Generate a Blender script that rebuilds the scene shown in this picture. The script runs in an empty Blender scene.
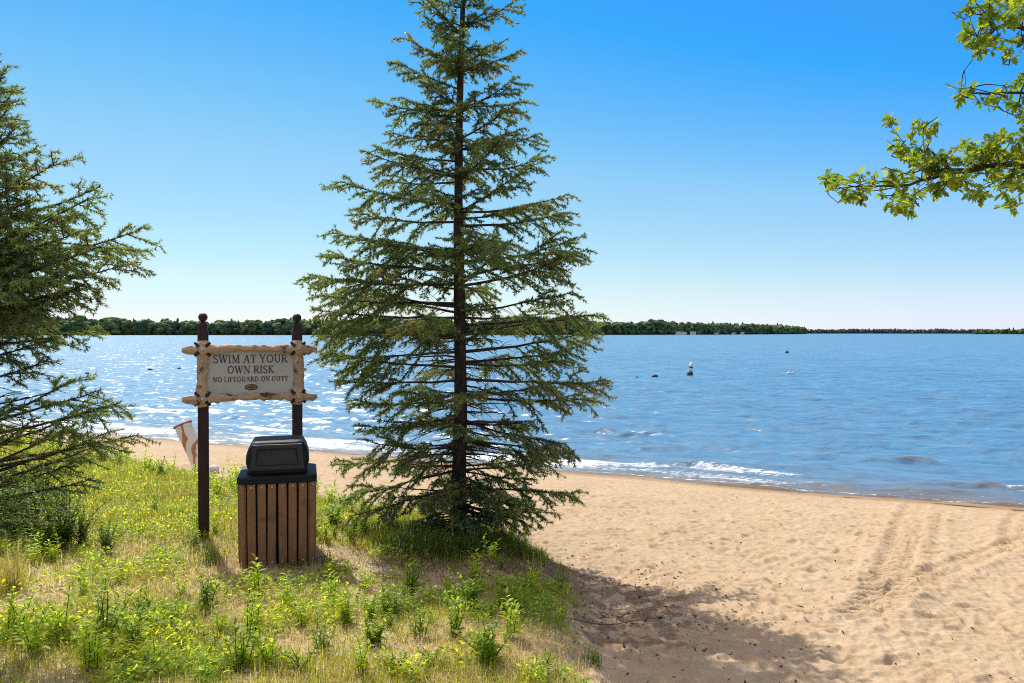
import bpy, math, random
import numpy as np
R = math.radians
rng = np.random.default_rng(11)
random.seed(5)
S = bpy.context.scene
COL = S.collection
CAMZ = 2.9
F = 768.0            # focal length in pixels of the 1024 px wide frame
HY = 332.7           # image row of the horizon
SUN_AZ, SUN_EL = R(-30), R(48)      # azimuth from +Y towards +X

# ------------------------------------------------------------------ helpers
def mesh(name, V, faces, mat=None, parent=None, attrs=None, smooth=False, mats=None, midx=None):
    """faces: list of int arrays (n,k)."""
    me = bpy.data.meshes.new(name)
    V = np.asarray(V, np.float32).reshape(-1, 3)
    me.vertices.add(len(V)); me.vertices.foreach_set('co', V.ravel())
    loops, starts, p = [], [], 0
    for f in faces:
        f = np.asarray(f, np.int32)
        if f.size == 0: continue
        n, k = f.shape
        loops.append(f.ravel()); starts.append(p + np.arange(n, dtype=np.int32) * k); p += n * k
    loops = np.concatenate(loops); starts = np.concatenate(starts)
    me.loops.add(len(loops)); me.loops.foreach_set('vertex_index', loops)
    me.polygons.add(len(starts)); me.polygons.foreach_set('loop_start', starts)
    if midx is not None: me.polygons.foreach_set('material_index', np.asarray(midx, np.int32))
    for k, a in (attrs or {}).items():
        a = np.asarray(a, np.float32)
        if a.ndim == 1:
            at = me.attributes.new(k, 'FLOAT', 'POINT'); at.data.foreach_set('value', a)
        else:
            if a.shape[1] == 3: a = np.concatenate([a, np.ones((len(a), 1), np.float32)], 1)
            at = me.attributes.new(k, 'FLOAT_COLOR', 'POINT'); at.data.foreach_set('color', a.astype(np.float32).ravel())
    me.update(calc_edges=True); me.validate()
    me.polygons.foreach_set('use_smooth', np.full(len(me.polygons), bool(smooth)))
    for m in (mats or ([mat] if mat else [])): me.materials.append(m)
    o = bpy.data.objects.new(name, me); COL.objects.link(o)
    if parent: o.parent = parent
    return o

def tag(o, label=None, cat=None, group=None, kind=None):
    if label: o['label'] = label
    if cat: o['category'] = cat
    if group: o['group'] = group
    if kind: o['kind'] = kind
    return o

def empty(name, loc, rz=0):
    o = bpy.data.objects.new(name, None); COL.objects.link(o)
    o.location = loc; o.rotation_euler = (0, 0, rz); o.empty_display_size = .1
    return o

class MB:
    """collects convex bits into one mesh"""
    def __init__(s): s.v = []; s.q = []; s.t = []; s.n = 0; s.poly = []
    def add(s, V, quads=(), tris=(), polys=()):
        V = np.asarray(V, float).reshape(-1, 3)
        s.v.append(V)
        if len(quads): s.q.append(np.asarray(quads) + s.n)
        if len(tris): s.t.append(np.asarray(tris) + s.n)
        for p in polys: s.poly.append(np.asarray([p]) + s.n)
        s.n += len(V)
    def loft(s, rings, cap=True, closed=True):
        """rings: list of (k,3) arrays"""
        k = len(rings[0]); m = len(rings)
        V = np.concatenate(rings)
        q = []
        for i in range(m - 1):
            for j in range(k if closed else k - 1):
                a = i * k + j; b = i * k + (j + 1) % k
                q.append((a, b, b + k, a + k))
        s.add(V, q, polys=[list(range(k))[::-1], list(range((m - 1) * k, m * k))] if cap else ())
    def tube(s, P, rad, k=8, cap=True, jitter=0):
        P = np.asarray(P, float); rad = np.broadcast_to(rad, (len(P),))
        T = np.gradient(P, axis=0); T /= np.linalg.norm(T, axis=1)[:, None] + 1e-9
        up = np.array([0, 0, 1.]) if abs(T[0, 2]) < .9 else np.array([1., 0, 0])
        rings = []
        u = np.cross(T[0], up); u /= np.linalg.norm(u)
        for p, t, r in zip(P, T, rad):
            u = u - t * np.dot(u, t); u /= np.linalg.norm(u); w = np.cross(t, u)
            a = np.arange(k) * 2 * np.pi / k
            rr = r * (1 + jitter * rng.uniform(-1, 1, k))
            rings.append(p + np.cos(a)[:, None] * u * rr[:, None] + np.sin(a)[:, None] * w * rr[:, None])
        s.loft(rings, cap)
    def box(s, c, d, rot=0):
        c = np.asarray(c, float); h = np.asarray(d, float) / 2
        V = np.array([[x, y, z] for z in (-1, 1) for y in (-1, 1) for x in (-1, 1)], float) * h
        if rot:
            ca, sa = math.cos(rot), math.sin(rot)
            V = np.stack([V[:, 0] * ca - V[:, 1] * sa, V[:, 0] * sa + V[:, 1] * ca, V[:, 2]], 1)
        s.add(V + c, [(0, 2, 3, 1), (4, 5, 7, 6), (0, 1, 5, 4), (2, 6, 7, 3), (0, 4, 6, 2), (1, 3, 7, 5)])
    def lathe(s, prof, c=(0, 0, 0), k=24, cap=True):
        a = np.arange(k) * 2 * np.pi / k
        s.loft([np.stack([np.cos(a) * r + c[0], np.sin(a) * r + c[1], np.full(k, z + c[2])], 1) for r, z in prof], cap)
    def build(s, name, mat, parent=None, smooth=False, attrs=None, bevel=0, autosmooth=None):
        V = np.concatenate(s.v)
        fs = [np.concatenate(s.q)] if s.q else []
        if s.t: fs.append(np.concatenate(s.t))
        fs += s.poly
        o = mesh(name, V, fs, mat, parent, attrs, smooth)
        if bevel:
            b = o.modifiers.new('bevel', 'BEVEL'); b.width = bevel; b.segments = 2; b.limit_method = 'ANGLE'
        return o

def sstep(a, b, x):
    t = np.clip((np.asarray(x, float) - a) / (b - a), 0, 1); return t * t * (3 - 2 * t)

_tabs = {}
def vnoise(x, y, scale=1., seed=0):
    """smooth lattice noise 0..1 on arrays"""
    if seed not in _tabs: _tabs[seed] = np.random.default_rng(1000 + seed).random((256, 256))
    T = _tabs[seed]
    x = np.asarray(x, float) / scale + 77.3; y = np.asarray(y, float) / scale + 31.7
    i = np.floor(x).astype(int); j = np.floor(y).astype(int); fx = x - i; fy = y - j
    fx = fx * fx * (3 - 2 * fx); fy = fy * fy * (3 - 2 * fy)
    i &= 255; j &= 255; i1 = (i + 1) & 255; j1 = (j + 1) & 255
    return (T[i, j] * (1 - fx) + T[i1, j] * fx) * (1 - fy) + (T[i, j1] * (1 - fx) + T[i1, j1] * fx) * fy
def fbm(x, y, scale=1., seed=0, oct=4):
    v = 0; a = .5; tot = 0
    for k in range(oct):
        v = v + a * vnoise(x, y, scale / 2 ** k, seed + k); tot += a; a *= .5
    return v / tot

# ------------------------------------------------------------------ terrain functions
def inland(x, y):                    # metres inland of the waterline (negative = in the lake)
    x = np.asarray(x, float); y = np.asarray(y, float)
    return (16.5 - .455 * x - y) / 1.0987 + .25 * (vnoise(x, y, 3.1, 40) - .5) + .12 * (vnoise(x, y, .9, 41) - .5)
_vy = [-60, -10, 0, 4.5, 5.5, 7, 7.9, 8.7, 9.8, 11.0, 12.2, 14.5, 17.6, 20, 30, 200]
_vx = [2, 1.0, .8, .57, .47, .32, .10, -1.0, -2.35, -3.85, -5.4, -8.0, -11.4, -16, -50, -700]
def vegd(x, y):                      # >0 on the vegetated bank, roughly metres from its edge
    x = np.asarray(x, float); y = np.asarray(y, float)
    b = np.interp(y, _vy, _vx) - x
    k = np.where(y > 8, .62, 1.)
    return b * k + .5 * (fbm(x, y, .8, 3) - .5) + .25 * (vnoise(x, y, .18, 9) - .5)
def ground_z(x, y):
    d = inland(x, y)
    h = np.where(d > 0, 1.3 * np.tanh(.1 * d / 1.3), np.maximum(.1 * d, -.5 + .02 * (d + 5)))
    h = np.maximum(h, -4)
    h = h + .19 * sstep(-.25, .45, vegd(x, y)) * sstep(0, 3, d)
    h = h + (.10 * (fbm(x, y, 1.7, 20) - .5) + .035 * (vnoise(x, y, .35, 27) - .5)) * sstep(.3, 4, d)
    return h
def gz(x, y): return float(ground_z(np.array([x]), np.array([y]))[0])
def at(px, py):                      # where the sight line through a pixel meets the ground
    a = (px - 512) / F; b = (py - HY) / F
    Y = np.arange(1.5, 60, .02)
    i = int(np.argmax(CAMZ - b * Y <= ground_z(a * Y, Y))); Y = float(Y[i])
    return a * Y, Y, gz(a * Y, Y)

# ------------------------------------------------------------------ materials
def newmat(name):
    m = bpy.data.materials.new(name); m.use_nodes = True
    nt = m.node_tree; nt.nodes.clear()
    out = nt.nodes.new('ShaderNodeOutputMaterial')
    return m, nt, out
def N(nt, t, **kw):
    n = nt.nodes.new(t)
    for k, v in kw.items():
        if k.startswith('i_'):
            key = k[2:]
            key = int(key) if key.isdigit() else key.replace('_', ' ')
            n.inputs[key].default_value = v
        else: setattr(n, k, v)
    return n
def L(nt, a, b): nt.links.new(a, b)
def math_(nt, op, a, b=None, clamp=False):
    n = nt.nodes.new('ShaderNodeMath'); n.operation = op; n.use_clamp = clamp
    for i, x in enumerate((a, b)):
        if x is None: continue
        if isinstance(x, (int, float)): n.inputs[i].default_value = x
        else: L(nt, x, n.inputs[i])
    return n.outputs[0]
def mixc(nt, fac, a, b, blend='MIX'):
    n = nt.nodes.new('ShaderNodeMix'); n.data_type = 'RGBA'; n.blend_type = blend
    for i, x in ((0, fac), (6, a), (7, b)):
        if isinstance(x, (int, float)): n.inputs[i].default_value = x
        elif isinstance(x, tuple): n.inputs[i].default_value = (*x, 1)
        else: L(nt, x, n.inputs[i])
    return n.outputs[2]
def ramp(nt, x, a, b):
    n = nt.nodes.new('ShaderNodeMapRange'); n.clamp = True; n.interpolation_type = 'SMOOTHSTEP'
    L(nt, x, n.inputs[0]); n.inputs[1].default_value = a; n.inputs[2].default_value = b
    return n.outputs[0]
def noise(nt, scale, detail=4, rough=.55, vec=None, dist=0):
    n = N(nt, 'ShaderNodeTexNoise'); n.inputs['Scale'].default_value = scale
    n.inputs['Detail'].default_value = detail; n.inputs['Roughness'].default_value = rough; n.inputs['Distortion'].default_value = dist
    if vec is not None: L(nt, vec, n.inputs['Vector'])
    return n.outputs[0]
def objco(nt, sc=(1, 1, 1)):
    tc = N(nt, 'ShaderNodeTexCoord'); mp = N(nt, 'ShaderNodeMapping'); mp.inputs['Scale'].default_value = sc
    L(nt, tc.outputs['Object'], mp.inputs['Vector']); return mp.outputs[0]
def attr(nt, name, what='Fac'):
    n = N(nt, 'ShaderNodeAttribute', attribute_name=name); return n.outputs[what]

def simple(name, col, rough=.6, spec=.3, var=.25, scale=12, sc=(1, 1, 1), bump=0, bscale=60, col2=None, metallic=0):
    m, nt, out = newmat(name)
    p = N(nt, 'ShaderNodeBsdfPrincipled'); L(nt, p.outputs[0], out.inputs[0])
    co = objco(nt, sc)
    c2 = col2 or tuple(c * (1 - var) for c in col)
    n = noise(nt, scale, 6, .65, co)
    L(nt, mixc(nt, ramp(nt, n, .35, .68), c2, col), p.inputs['Base Color'])
    p.inputs['Roughness'].default_value = rough; p.inputs['Specular IOR Level'].default_value = spec
    p.inputs['Metallic'].default_value = metallic
    if bump:
        b = N(nt, 'ShaderNodeBump'); b.inputs['Strength'].default_value = bump; b.inputs['Distance'].default_value = .01
        L(nt, noise(nt, bscale, 5, .6, co), b.inputs['Height']); L(nt, b.outputs[0], p.inputs['Normal'])
    return m

def foliage(name, trans=.4, rough=.5, tmul=(1.5, 1.6, .7), spec=.25):
    m, nt, out = newmat(name)
    p = N(nt, 'ShaderNodeBsdfPrincipled'); t = N(nt, 'ShaderNodeBsdfTranslucent'); mx = N(nt, 'ShaderNodeMixShader')
    c = attr(nt, 'tint', 'Color')
    L(nt, c, p.inputs['Base Color']); L(nt, mixc(nt, 1., c, tmul, 'MULTIPLY'), t.inputs['Color'])
    p.inputs['Roughness'].default_value = rough; p.inputs['Specular IOR Level'].default_value = spec
    mx.inputs[0].default_value = trans
    L(nt, p.outputs[0], mx.inputs[1]); L(nt, t.outputs[0], mx.inputs[2]); L(nt, mx.outputs[0], out.inputs[0])
    return m

M = {}
M['needles'] = foliage('needles', .40, .45, (1.6, 1.6, .7))
M['oakleaf'] = foliage('oak_leaf', .5, .55, (1.5, 1.65, .5), .2)
M['grass'] = foliage('grass_blades', .52, .5, (1.5, 1.5, .6))
M['weed'] = foliage('weed_leaf', .62, .5, (1.9, 1.95, .5), .3)
M['farleaf'] = foliage('far_leaf', .15, .8, (1.3, 1.4, .7), .1)
M['bark'] = simple('spruce_bark', (.075, .052, .04), .9, .1, .6, 18, (1, 1, .35), .8, 70)
M['twig'] = simple('spruce_twig', (.085, .058, .04), .9, .1, .5, 14)
M['oakbark'] = simple('oak_bark', (.09, .07, .055), .9, .1, .5, 14, (1, 1, .3), .8, 40)
M['stick'] = simple('dry_stick', (.22, .15, .10), .9, .1, .4, 14)
M['post'] = simple('post_stain', (.045, .017, .013), .55, .35, .45, 9, (6, 6, .5), .25, 30)
M['log'] = None
M['panel'] = simple('panel_paint', (.50, .475, .405), .6, .25, .14, 4)
M['ink'] = simple('letter_ink', (.085, .06, .05), .6, .2, .1, 5)
M['gold'] = simple('emblem_gold', (.32, .19, .03), .5, .4, .5, 40)
M['slat'] = None
M['black'] = simple('black_plastic', (.010, .010, .010), .6, .25, .25, 7, (1, 1, 1), .12, 160)
M['flap'] = simple('flap_plastic', (.028, .026, .024), .5, .4, .2, 7, (1, 1, 1), .12, 160)
M['liner'] = simple('liner', (.008, .007, .007), .7, .2, .2)
M['bolt'] = simple('bolt', (.55, .53, .5), .35, .5, .2, 30, metallic=.7)
M['white'] = simple('white_float', (.78, .78, .75), .5, .4, .15, 6)
M['dark'] = simple('dark_float', (.045, .045, .05), .5, .4, .3, 6)
M['rock'] = simple('pale_rock', (.62, .6, .56), .85, .2, .2, 9, (1, 1, 1), .5, 20)
M['cottage'] = simple('cottage_wall', (.72, .71, .68), .8, .2, .1)
M['roofing'] = simple('cottage_roof', (.16, .15, .15), .8, .2, .2)

def wood_mat(name, c1, c2, c3, sc, rough=.7, bump=.3):
    m, nt, out = newmat(name)
    p = N(nt, 'ShaderNodeBsdfPrincipled'); L(nt, p.outputs[0], out.inputs[0])
    co = objco(nt, sc)
    g = noise(nt, 5, 6, .7, co, .6); k = noise(nt, 2.2, 3, .5, objco(nt, (4, 4, 4)))
    c = mixc(nt, ramp(nt, g, .35, .62), c2, c1)
    c = mixc(nt, ramp(nt, k, .57, .68), c, c3)
    L(nt, c, p.inputs['Base Color']); p.inputs['Roughness'].default_value = rough; p.inputs['Specular IOR Level'].default_value = .25
    b = N(nt, 'ShaderNodeBump'); b.inputs['Strength'].default_value = bump; b.inputs['Distance'].default_value = .006
    L(nt, g, b.inputs['Height']); L(nt, b.outputs[0], p.inputs['Normal'])
    return m
M['logx'] = wood_mat('log_horizontal', (.56, .385, .25), (.38, .235, .14), (.10, .045, .024), (1.2, 14, 14))
M['logz'] = wood_mat('log_vertical', (.56, .385, .25), (.38, .235, .14), (.10, .045, .024), (14, 14, 1.2))
M['slat'] = wood_mat('slat_brown', (.34, .155, .066), (.25, .108, .045), (.22, .095, .04), (20, 20, 1.0), .55, .15)

# ground: sand, soil, litter, wet strip --------------------------------------------------
def ground_material():
    m, nt, out = newmat('beach_ground')
    p = N(nt, 'ShaderNodeBsdfPrincipled'); L(nt, p.outputs[0], out.inputs[0])
    co = objco(nt)
    n1 = noise(nt, .9, 5, .6, co); n2 = noise(nt, 7, 6, .7, co); n3 = noise(nt, 160, 3, .7, co); n4 = noise(nt, 28, 5, .7, co)
    sand = mixc(nt, ramp(nt, n1, .3, .7), (.45, .335, .215), (.50, .38, .252))
    sand = mixc(nt, ramp(nt, n2, .35, .72), mixc(nt, .5, sand, (.36, .235, .125)), sand)
    sand = mixc(nt, math_(nt, 'MULTIPLY', ramp(nt, n3, .58, .75), .45), sand, (.28, .17, .09))
    # vegetated soil: pale straw, moss green, brown earth
    straw = mixc(nt, ramp(nt, n4, .35, .65), (.38, .285, .175), (.60, .50, .35))
    straw = mixc(nt, ramp(nt, n3, .5, .7), straw, (.56, .46, .33))
    moss = mixc(nt, ramp(nt, n4, .35, .65), (.13, .14, .035), (.27, .25, .075))
    soil = mixc(nt, ramp(nt, math_(nt, 'ADD', attr(nt, 'green'), math_(nt, 'MULTIPLY', math_(nt, 'SUBTRACT', n2, .5), .9)), .35, .65), straw, moss)
    lit = mixc(nt, ramp(nt, n4, .3, .7), (.15, .095, .055), (.30, .205, .135))
    lit = mixc(nt, ramp(nt, n3, .55, .72), lit, (.34, .23, .15))
    c = mixc(nt, ramp(nt, math_(nt, 'ADD', attr(nt, 'veg'), math_(nt, 'MULTIPLY', math_(nt, 'SUBTRACT', n2, .5), .8)), .3, .7), sand, soil)
    c = mixc(nt, ramp(nt, math_(nt, 'ADD', attr(nt, 'litter'), math_(nt, 'MULTIPLY', math_(nt, 'SUBTRACT', n4, .5), 1.1)), .35, .75), c, lit)
    # damp strip and weed line at the waterline
    c = mixc(nt, attr(nt, 'wet'), c, (.30, .175, .075))
    c = mixc(nt, ramp(nt, math_(nt, 'ADD', attr(nt, 'wrack'), math_(nt, 'MULTIPLY', math_(nt, 'SUBTRACT', n4, .5), .9)), .62, .8), c, (.035, .035, .018))
    L(nt, c, p.inputs['Base Color'])
    L(nt, math_(nt, 'SUBTRACT', .92, math_(nt, 'MULTIPLY', attr(nt, 'wet'), .4)), p.inputs['Roughness'])
    p.inputs['Specular IOR Level'].default_value = .15
    b = N(nt, 'ShaderNodeBump'); b.inputs['Strength'].default_value = .6; b.inputs['Distance'].default_value = .012
    L(nt, math_(nt, 'ADD', n4, math_(nt, 'MULTIPLY', n3, .35)), b.inputs['Height']); L(nt, b.outputs[0], p.inputs['Normal'])
    return m
M['ground'] = ground_material()

def water_material():
    m, nt, out = newmat('lake_water')
    p = N(nt, 'ShaderNodeBsdfPrincipled')
    co = objco(nt)
    rot = N(nt, 'ShaderNodeMapping'); rot.inputs['Rotation'].default_value = (0, 0, R(24.5)); rot.inputs['Scale'].default_value = (.55, 1.25, 1)
    tc = N(nt, 'ShaderNodeTexCoord'); L(nt, tc.outputs['Object'], rot.inputs['Vector'])
    v = rot.outputs[0]
    sh = attr(nt, 'shallow')
    body = mixc(nt, sh, (.085, .205, .325), (.20, .105, .012))
    L(nt, body, p.inputs['Base Color'])
    p.inputs['Roughness'].default_value = .30; p.inputs['IOR'].default_value = 1.33
    def slope(scale, k, rough):
        n = N(nt, 'ShaderNodeTexNoise'); n.inputs['Scale'].default_value = scale; n.inputs['Detail'].default_value = 3; n.inputs['Roughness'].default_value = rough
        L(nt, v, n.inputs['Vector'])
        a = N(nt, 'ShaderNodeVectorMath', operation='SUBTRACT'); L(nt, n.outputs['Color'], a.inputs[0]); a.inputs[1].default_value = (.5, .5, .5)
        m_ = N(nt, 'ShaderNodeVectorMath', operation='MULTIPLY'); L(nt, a.outputs[0], m_.inputs[0]); m_.inputs[1].default_value = (k * .8, k, 0)
        return m_.outputs[0]
    def vadd(a, b):
        n = N(nt, 'ShaderNodeVectorMath', operation='ADD'); L(nt, a, n.inputs[0]); L(nt, b, n.inputs[1]); return n.outputs[0]
    geo = N(nt, 'ShaderNodeNewGeometry')
    nn = vadd(vadd(geo.outputs['Normal'], slope(3.4, 1.5, .62)), slope(.8, .95, .5))
    nz = N(nt, 'ShaderNodeVectorMath', operation='NORMALIZE'); L(nt, nn, nz.inputs[0]); L(nt, nz.outputs[0], p.inputs['Normal'])
    foam = N(nt, 'ShaderNodeBsdfPrincipled'); foam.inputs['Base Color'].default_value = (.74, .76, .78, 1); foam.inputs['Roughness'].default_value = .8
    nf = noise(nt, 10., 8, .72, v, .4)
    fm = ramp(nt, math_(nt, 'ADD', attr(nt, 'foam'), math_(nt, 'MULTIPLY', math_(nt, 'SUBTRACT', nf, .5), 2.6)), .46, .92)
    mx = N(nt, 'ShaderNodeMixShader'); L(nt, fm, mx.inputs[0]); L(nt, p.outputs[0], mx.inputs[1]); L(nt, foam.outputs[0], mx.inputs[2])
    L(nt, mx.outputs[0], out.inputs[0])
    return m
M['water'] = water_material()

TUFTS = [(-.62, 6.75, .42, 1.0), (-.15, 6.95, .35, 1.), (-.95, 6.9, .35, .9), (-1.15, 7.6, .4, .6), (.05, 7.25, .3, .9)]     # deep grass at the spruce's foot
def tuft(x, y): return sum(a * np.exp(-((x - cx) ** 2 + (y - cy) ** 2) / (2 * (s * .55) ** 2)) for cx, cy, s, a in TUFTS)
BARE = [(at(225, 578), .45), (at(352, 590), .28), (at(300, 640), .28), (at(420, 560), .38), (at(330, 560), .3), (at(430, 590), .4), (at(540, 650), .45), (at(30, 600), .35), (at(470, 640), .3), (at(250, 610), .3), (at(400, 660), .3)]
def bare_patch(x, y): return np.clip(sum(np.exp(-((x - c[0]) ** 2 + ((y - c[1]) / 1.3) ** 2) / (2 * (s * .6) ** 2)) for c, s in BARE), 0, 1)
# ------------------------------------------------------------------ ground sheet
def polar(angles, radii):
    A, Rr = np.meshgrid(angles, radii)          # rows = radii
    X = np.sin(A) * Rr; Y = np.cos(A) * Rr
    m, n = A.shape
    i = np.arange((m - 1) * (n - 1)); r = i // (n - 1); c = i % (n - 1)
    a = r * n + c
    return X.ravel(), Y.ravel(), np.stack([a, a + 1, a + n + 1, a + n], 1)

# raster of sand relief (footprints, ripples, wheel tracks) on a 1.5 cm grid
GX0, GX1, GY0, GY1, GS = -8.0, 13.0, 3.0, 18.5, .015
gnx, gny = int((GX1 - GX0) / GS), int((GY1 - GY0) / GS)
relief = np.zeros((gny, gnx), np.float32)
def bandnoise(lo, hi, seed):
    w = np.random.default_rng(seed).standard_normal((gny, gnx)).astype(np.float32)
    fx = np.fft.rfftfreq(gnx, GS); fy = np.fft.fftfreq(gny, GS)
    k = np.sqrt(fx[None] ** 2 + fy[:, None] ** 2)
    filt = np.exp(-(k * lo) ** 2) * (1 - np.exp(-(k * hi) ** 2))
    n = np.fft.irfft2(np.fft.rfft2(w) * filt, (gny, gnx)).astype(np.float32)
    return n / n.std()
relief += .0034 * bandnoise(.10, .6, 1) + .0035 * bandnoise(.035, .15, 2)
def stamp(x, y, rx, ry, ang, depth, rim=.35):
    c = int((x - GX0) / GS); r = int((y - GY0) / GS); w = int(max(rx, ry) * 2.4 / GS) + 1
    if c - w < 0 or r - w < 0 or c + w >= gnx or r + w >= gny: return
    xs = (np.arange(-w, w + 1) * GS)[None, :]; ys = (np.arange(-w, w + 1) * GS)[:, None]
    ca, sa = math.cos(ang), math.sin(ang)
    u = (xs * ca + ys * sa) / rx; v = (-xs * sa + ys * ca) / ry
    q = u * u + v * v
    relief[r - w:r + w + 1, c - w:c + w + 1] += depth * (-np.exp(-q * 1.3) + rim * np.exp(-(np.sqrt(q) - 1.45) ** 2 * 5))
fr = np.random.default_rng(77)
for _ in range(7500):
    y = fr.uniform(3.2, 17); x = fr.uniform(-6, 12.5)
    if inland(x, y) < .9: continue
    if inland(x, y) < 2 and fr.random() < .6: continue
    s = fr.uniform(.35, .9)
    stamp(x, y, .13 * s, .062 * s, fr.uniform(0, 3.14), fr.uniform(.006, .022))
for _ in range(36):                                 # walked lines of footprints
    x, y = fr.uniform(0, 11), fr.uniform(4, 13); a = fr.uniform(0, 6.28); side = 1
    for k in range(26):
        a += fr.normal(0, .12); x += .62 * math.cos(a); y += .62 * math.sin(a); side *= -1
        if inland(x, y) > .8:
            stamp(x - side * .11 * math.sin(a), y + side * .11 * math.cos(a), .14, .055, a + side * .12, fr.uniform(.010, .022), .5)
def track(pts, width=.32, depth=.02):
    pts = np.array(pts, float); d = np.r_[0, np.cumsum(np.linalg.norm(np.diff(pts, axis=0), axis=1))]
    for t in np.arange(0, d[-1], .085):
        x = np.interp(t, d, pts[:, 0]); y = np.interp(t, d, pts[:, 1]); x2 = np.interp(t + .05, d, pts[:, 0]); y2 = np.interp(t + .05, d, pts[:, 1])
        a = math.atan2(y2 - y, x2 - x)
        for sd in (-1, 1):
            ox = -math.sin(a) * sd * width * .25; oy = math.cos(a) * sd * width * .25
            stamp(x + ox, y + oy, width * .3, .03, a + sd * 1.05, depth * fr.uniform(.7, 1.2), .5)
        stamp(x, y, width * .55, width * .55, 0, depth * .22, .5)
track([at(918, 503)[:2], at(905, 540)[:2], at(893, 580)[:2], at(868, 618)[:2]], .36, .026)
track([at(938, 512)[:2], at(930, 545)[:2], at(922, 575)[:2]], .30, .018)
track([at(1030, 541)[:2], at(985, 556)[:2], at(940, 576)[:2], at(890, 600)[:2]], .30, .028)
track([at(1030, 508)[:2], at(1018, 530)[:2], at(1022, 556)[:2]], .36, .024)
def relief_at(x, y):
    u = (np.asarray(x) - GX0) / GS; v = (np.asarray(y) - GY0) / GS
    ok = (u > 1) & (v > 1) & (u < gnx - 2) & (v < gny - 2)
    u = np.clip(u, 1, gnx - 3); v = np.clip(v, 1, gny - 3)
    i = u.astype(int); j = v.astype(int); fu = u - i; fv = v - j
    z = (relief[j, i] * (1 - fu) + relief[j, i + 1] * fu) * (1 - fv) + (relief[j + 1, i] * (1 - fu) + relief[j + 1, i + 1] * fu) * fv
    edge = np.minimum(np.minimum(u, gnx - u), np.minimum(v, gny - v)) * GS
    return np.where(ok, z, 0) * sstep(0, .5, edge)

ang = np.concatenate([np.linspace(-np.pi, R(-42), 60)[:-1], np.linspace(R(-42), R(42), 820), np.linspace(R(42), np.pi, 60)[1:]])
rad = np.concatenate([np.geomspace(.25, 3.4, 24)[:-1], np.geomspace(3.4, 24, 800), np.geomspace(24, 9000, 60)[1:]])
X, Y, Q = polar(ang, rad)
D = inland(X, Y); VD = vegd(X, Y)
Z = ground_z(X, Y)
Z = Z + relief_at(X, Y) * sstep(.25, 1.4, D) * (1 - .55 * sstep(-.1, .5, VD))
dT = np.hypot((X + .5) / 1.25, (Y - 6.9) / 1.0)
litter = .95 * sstep(1.25, .35, dT) * sstep(-.6, .2, VD) + .8 * sstep(.75, .1, np.hypot((X - .35) / .55, (Y - 6.4) / 1.5)) * (fbm(X, Y, .3, 60))
litter += .85 * sstep(1.5, .2, np.hypot((X - .75) / .75, (Y - 6.0) / 1.2)) * (.25 + .75 * sstep(.40, .62, fbm(X, Y, .10, 64))) + .30 * sstep(1.6, .3, np.hypot((X - 1.2) / 1.1, (Y - 5.4) / 1.2))
green = fbm(X, Y, .9, 50) * .75 + .1 + .45 * sstep(7, 9.5, Y) - .25 * sstep(-1.5, -.2, X) * sstep(7, 5, Y)
wet = sstep(.95, .25, D) * (.75 + .25 * vnoise(X, Y, .5, 61))
wrack = sstep(.16, .05, np.abs(D - .40 - .1 * vnoise(X, Y, .7, 66))) * sstep(4.5, 5.6, X) * sstep(10, 8, X) * (.8 * sstep(.42, .62, vnoise(X, Y, .33, 62))) + .45 * sstep(.1, .04, np.abs(D - .5 - .2 * vnoise(X, Y, 1., 63)))
g = mesh('ground', np.stack([X, Y, Z], 1), [Q[:, ::-1]], M['ground'], None,
         dict(veg=sstep(-.2, .35, VD) * (1 - .75 * bare_patch(X, Y)), litter=np.clip(litter, 0, 1), green=green, wet=wet, wrack=wrack), True)
tag(g, kind='structure')

# ------------------------------------------------------------------ lake
ang = np.linspace(R(-62), R(62), 1000)
rad = np.concatenate([np.geomspace(8.5, 260, 960), np.geomspace(260, 8500, 80)[1:]])
X, Y, Q = polar(ang, rad)
OFF = -inland(X, Y); Rr = np.hypot(X, Y); dr = Rr * .0035
Z = np.zeros_like(X)
wr = np.random.default_rng(4)
shore_dir = math.atan2(-1, -.455)                    # heading of waves towards the beach
for k in range(46):
    lam = .3 * 9 ** (k / 45) * wr.uniform(.9, 1.1)
    th = shore_dir + wr.normal(0, .42)
    amp = .0078 * lam ** .7 * (.5 if lam > 1.4 else 1)
    ph = wr.uniform(0, 6.28)
    q = 2 * np.pi / lam * (np.cos(th) * X + np.sin(th) * Y) + ph + .8 * (vnoise(X, Y, lam * 4, 70 + k % 8) - .5)
    s = np.sin(q); w = np.clip(lam / (3.5 * dr) - 1, 0, 1)
    Z += amp * w * (s + .25 * np.cos(2 * q))
Z *= .25 + .75 * sstep(.3, 5, OFF)
U = (X * 1.0 - Y * .455) / 1.0987                    # along-shore coordinate
foam = np.zeros_like(X)
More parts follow.
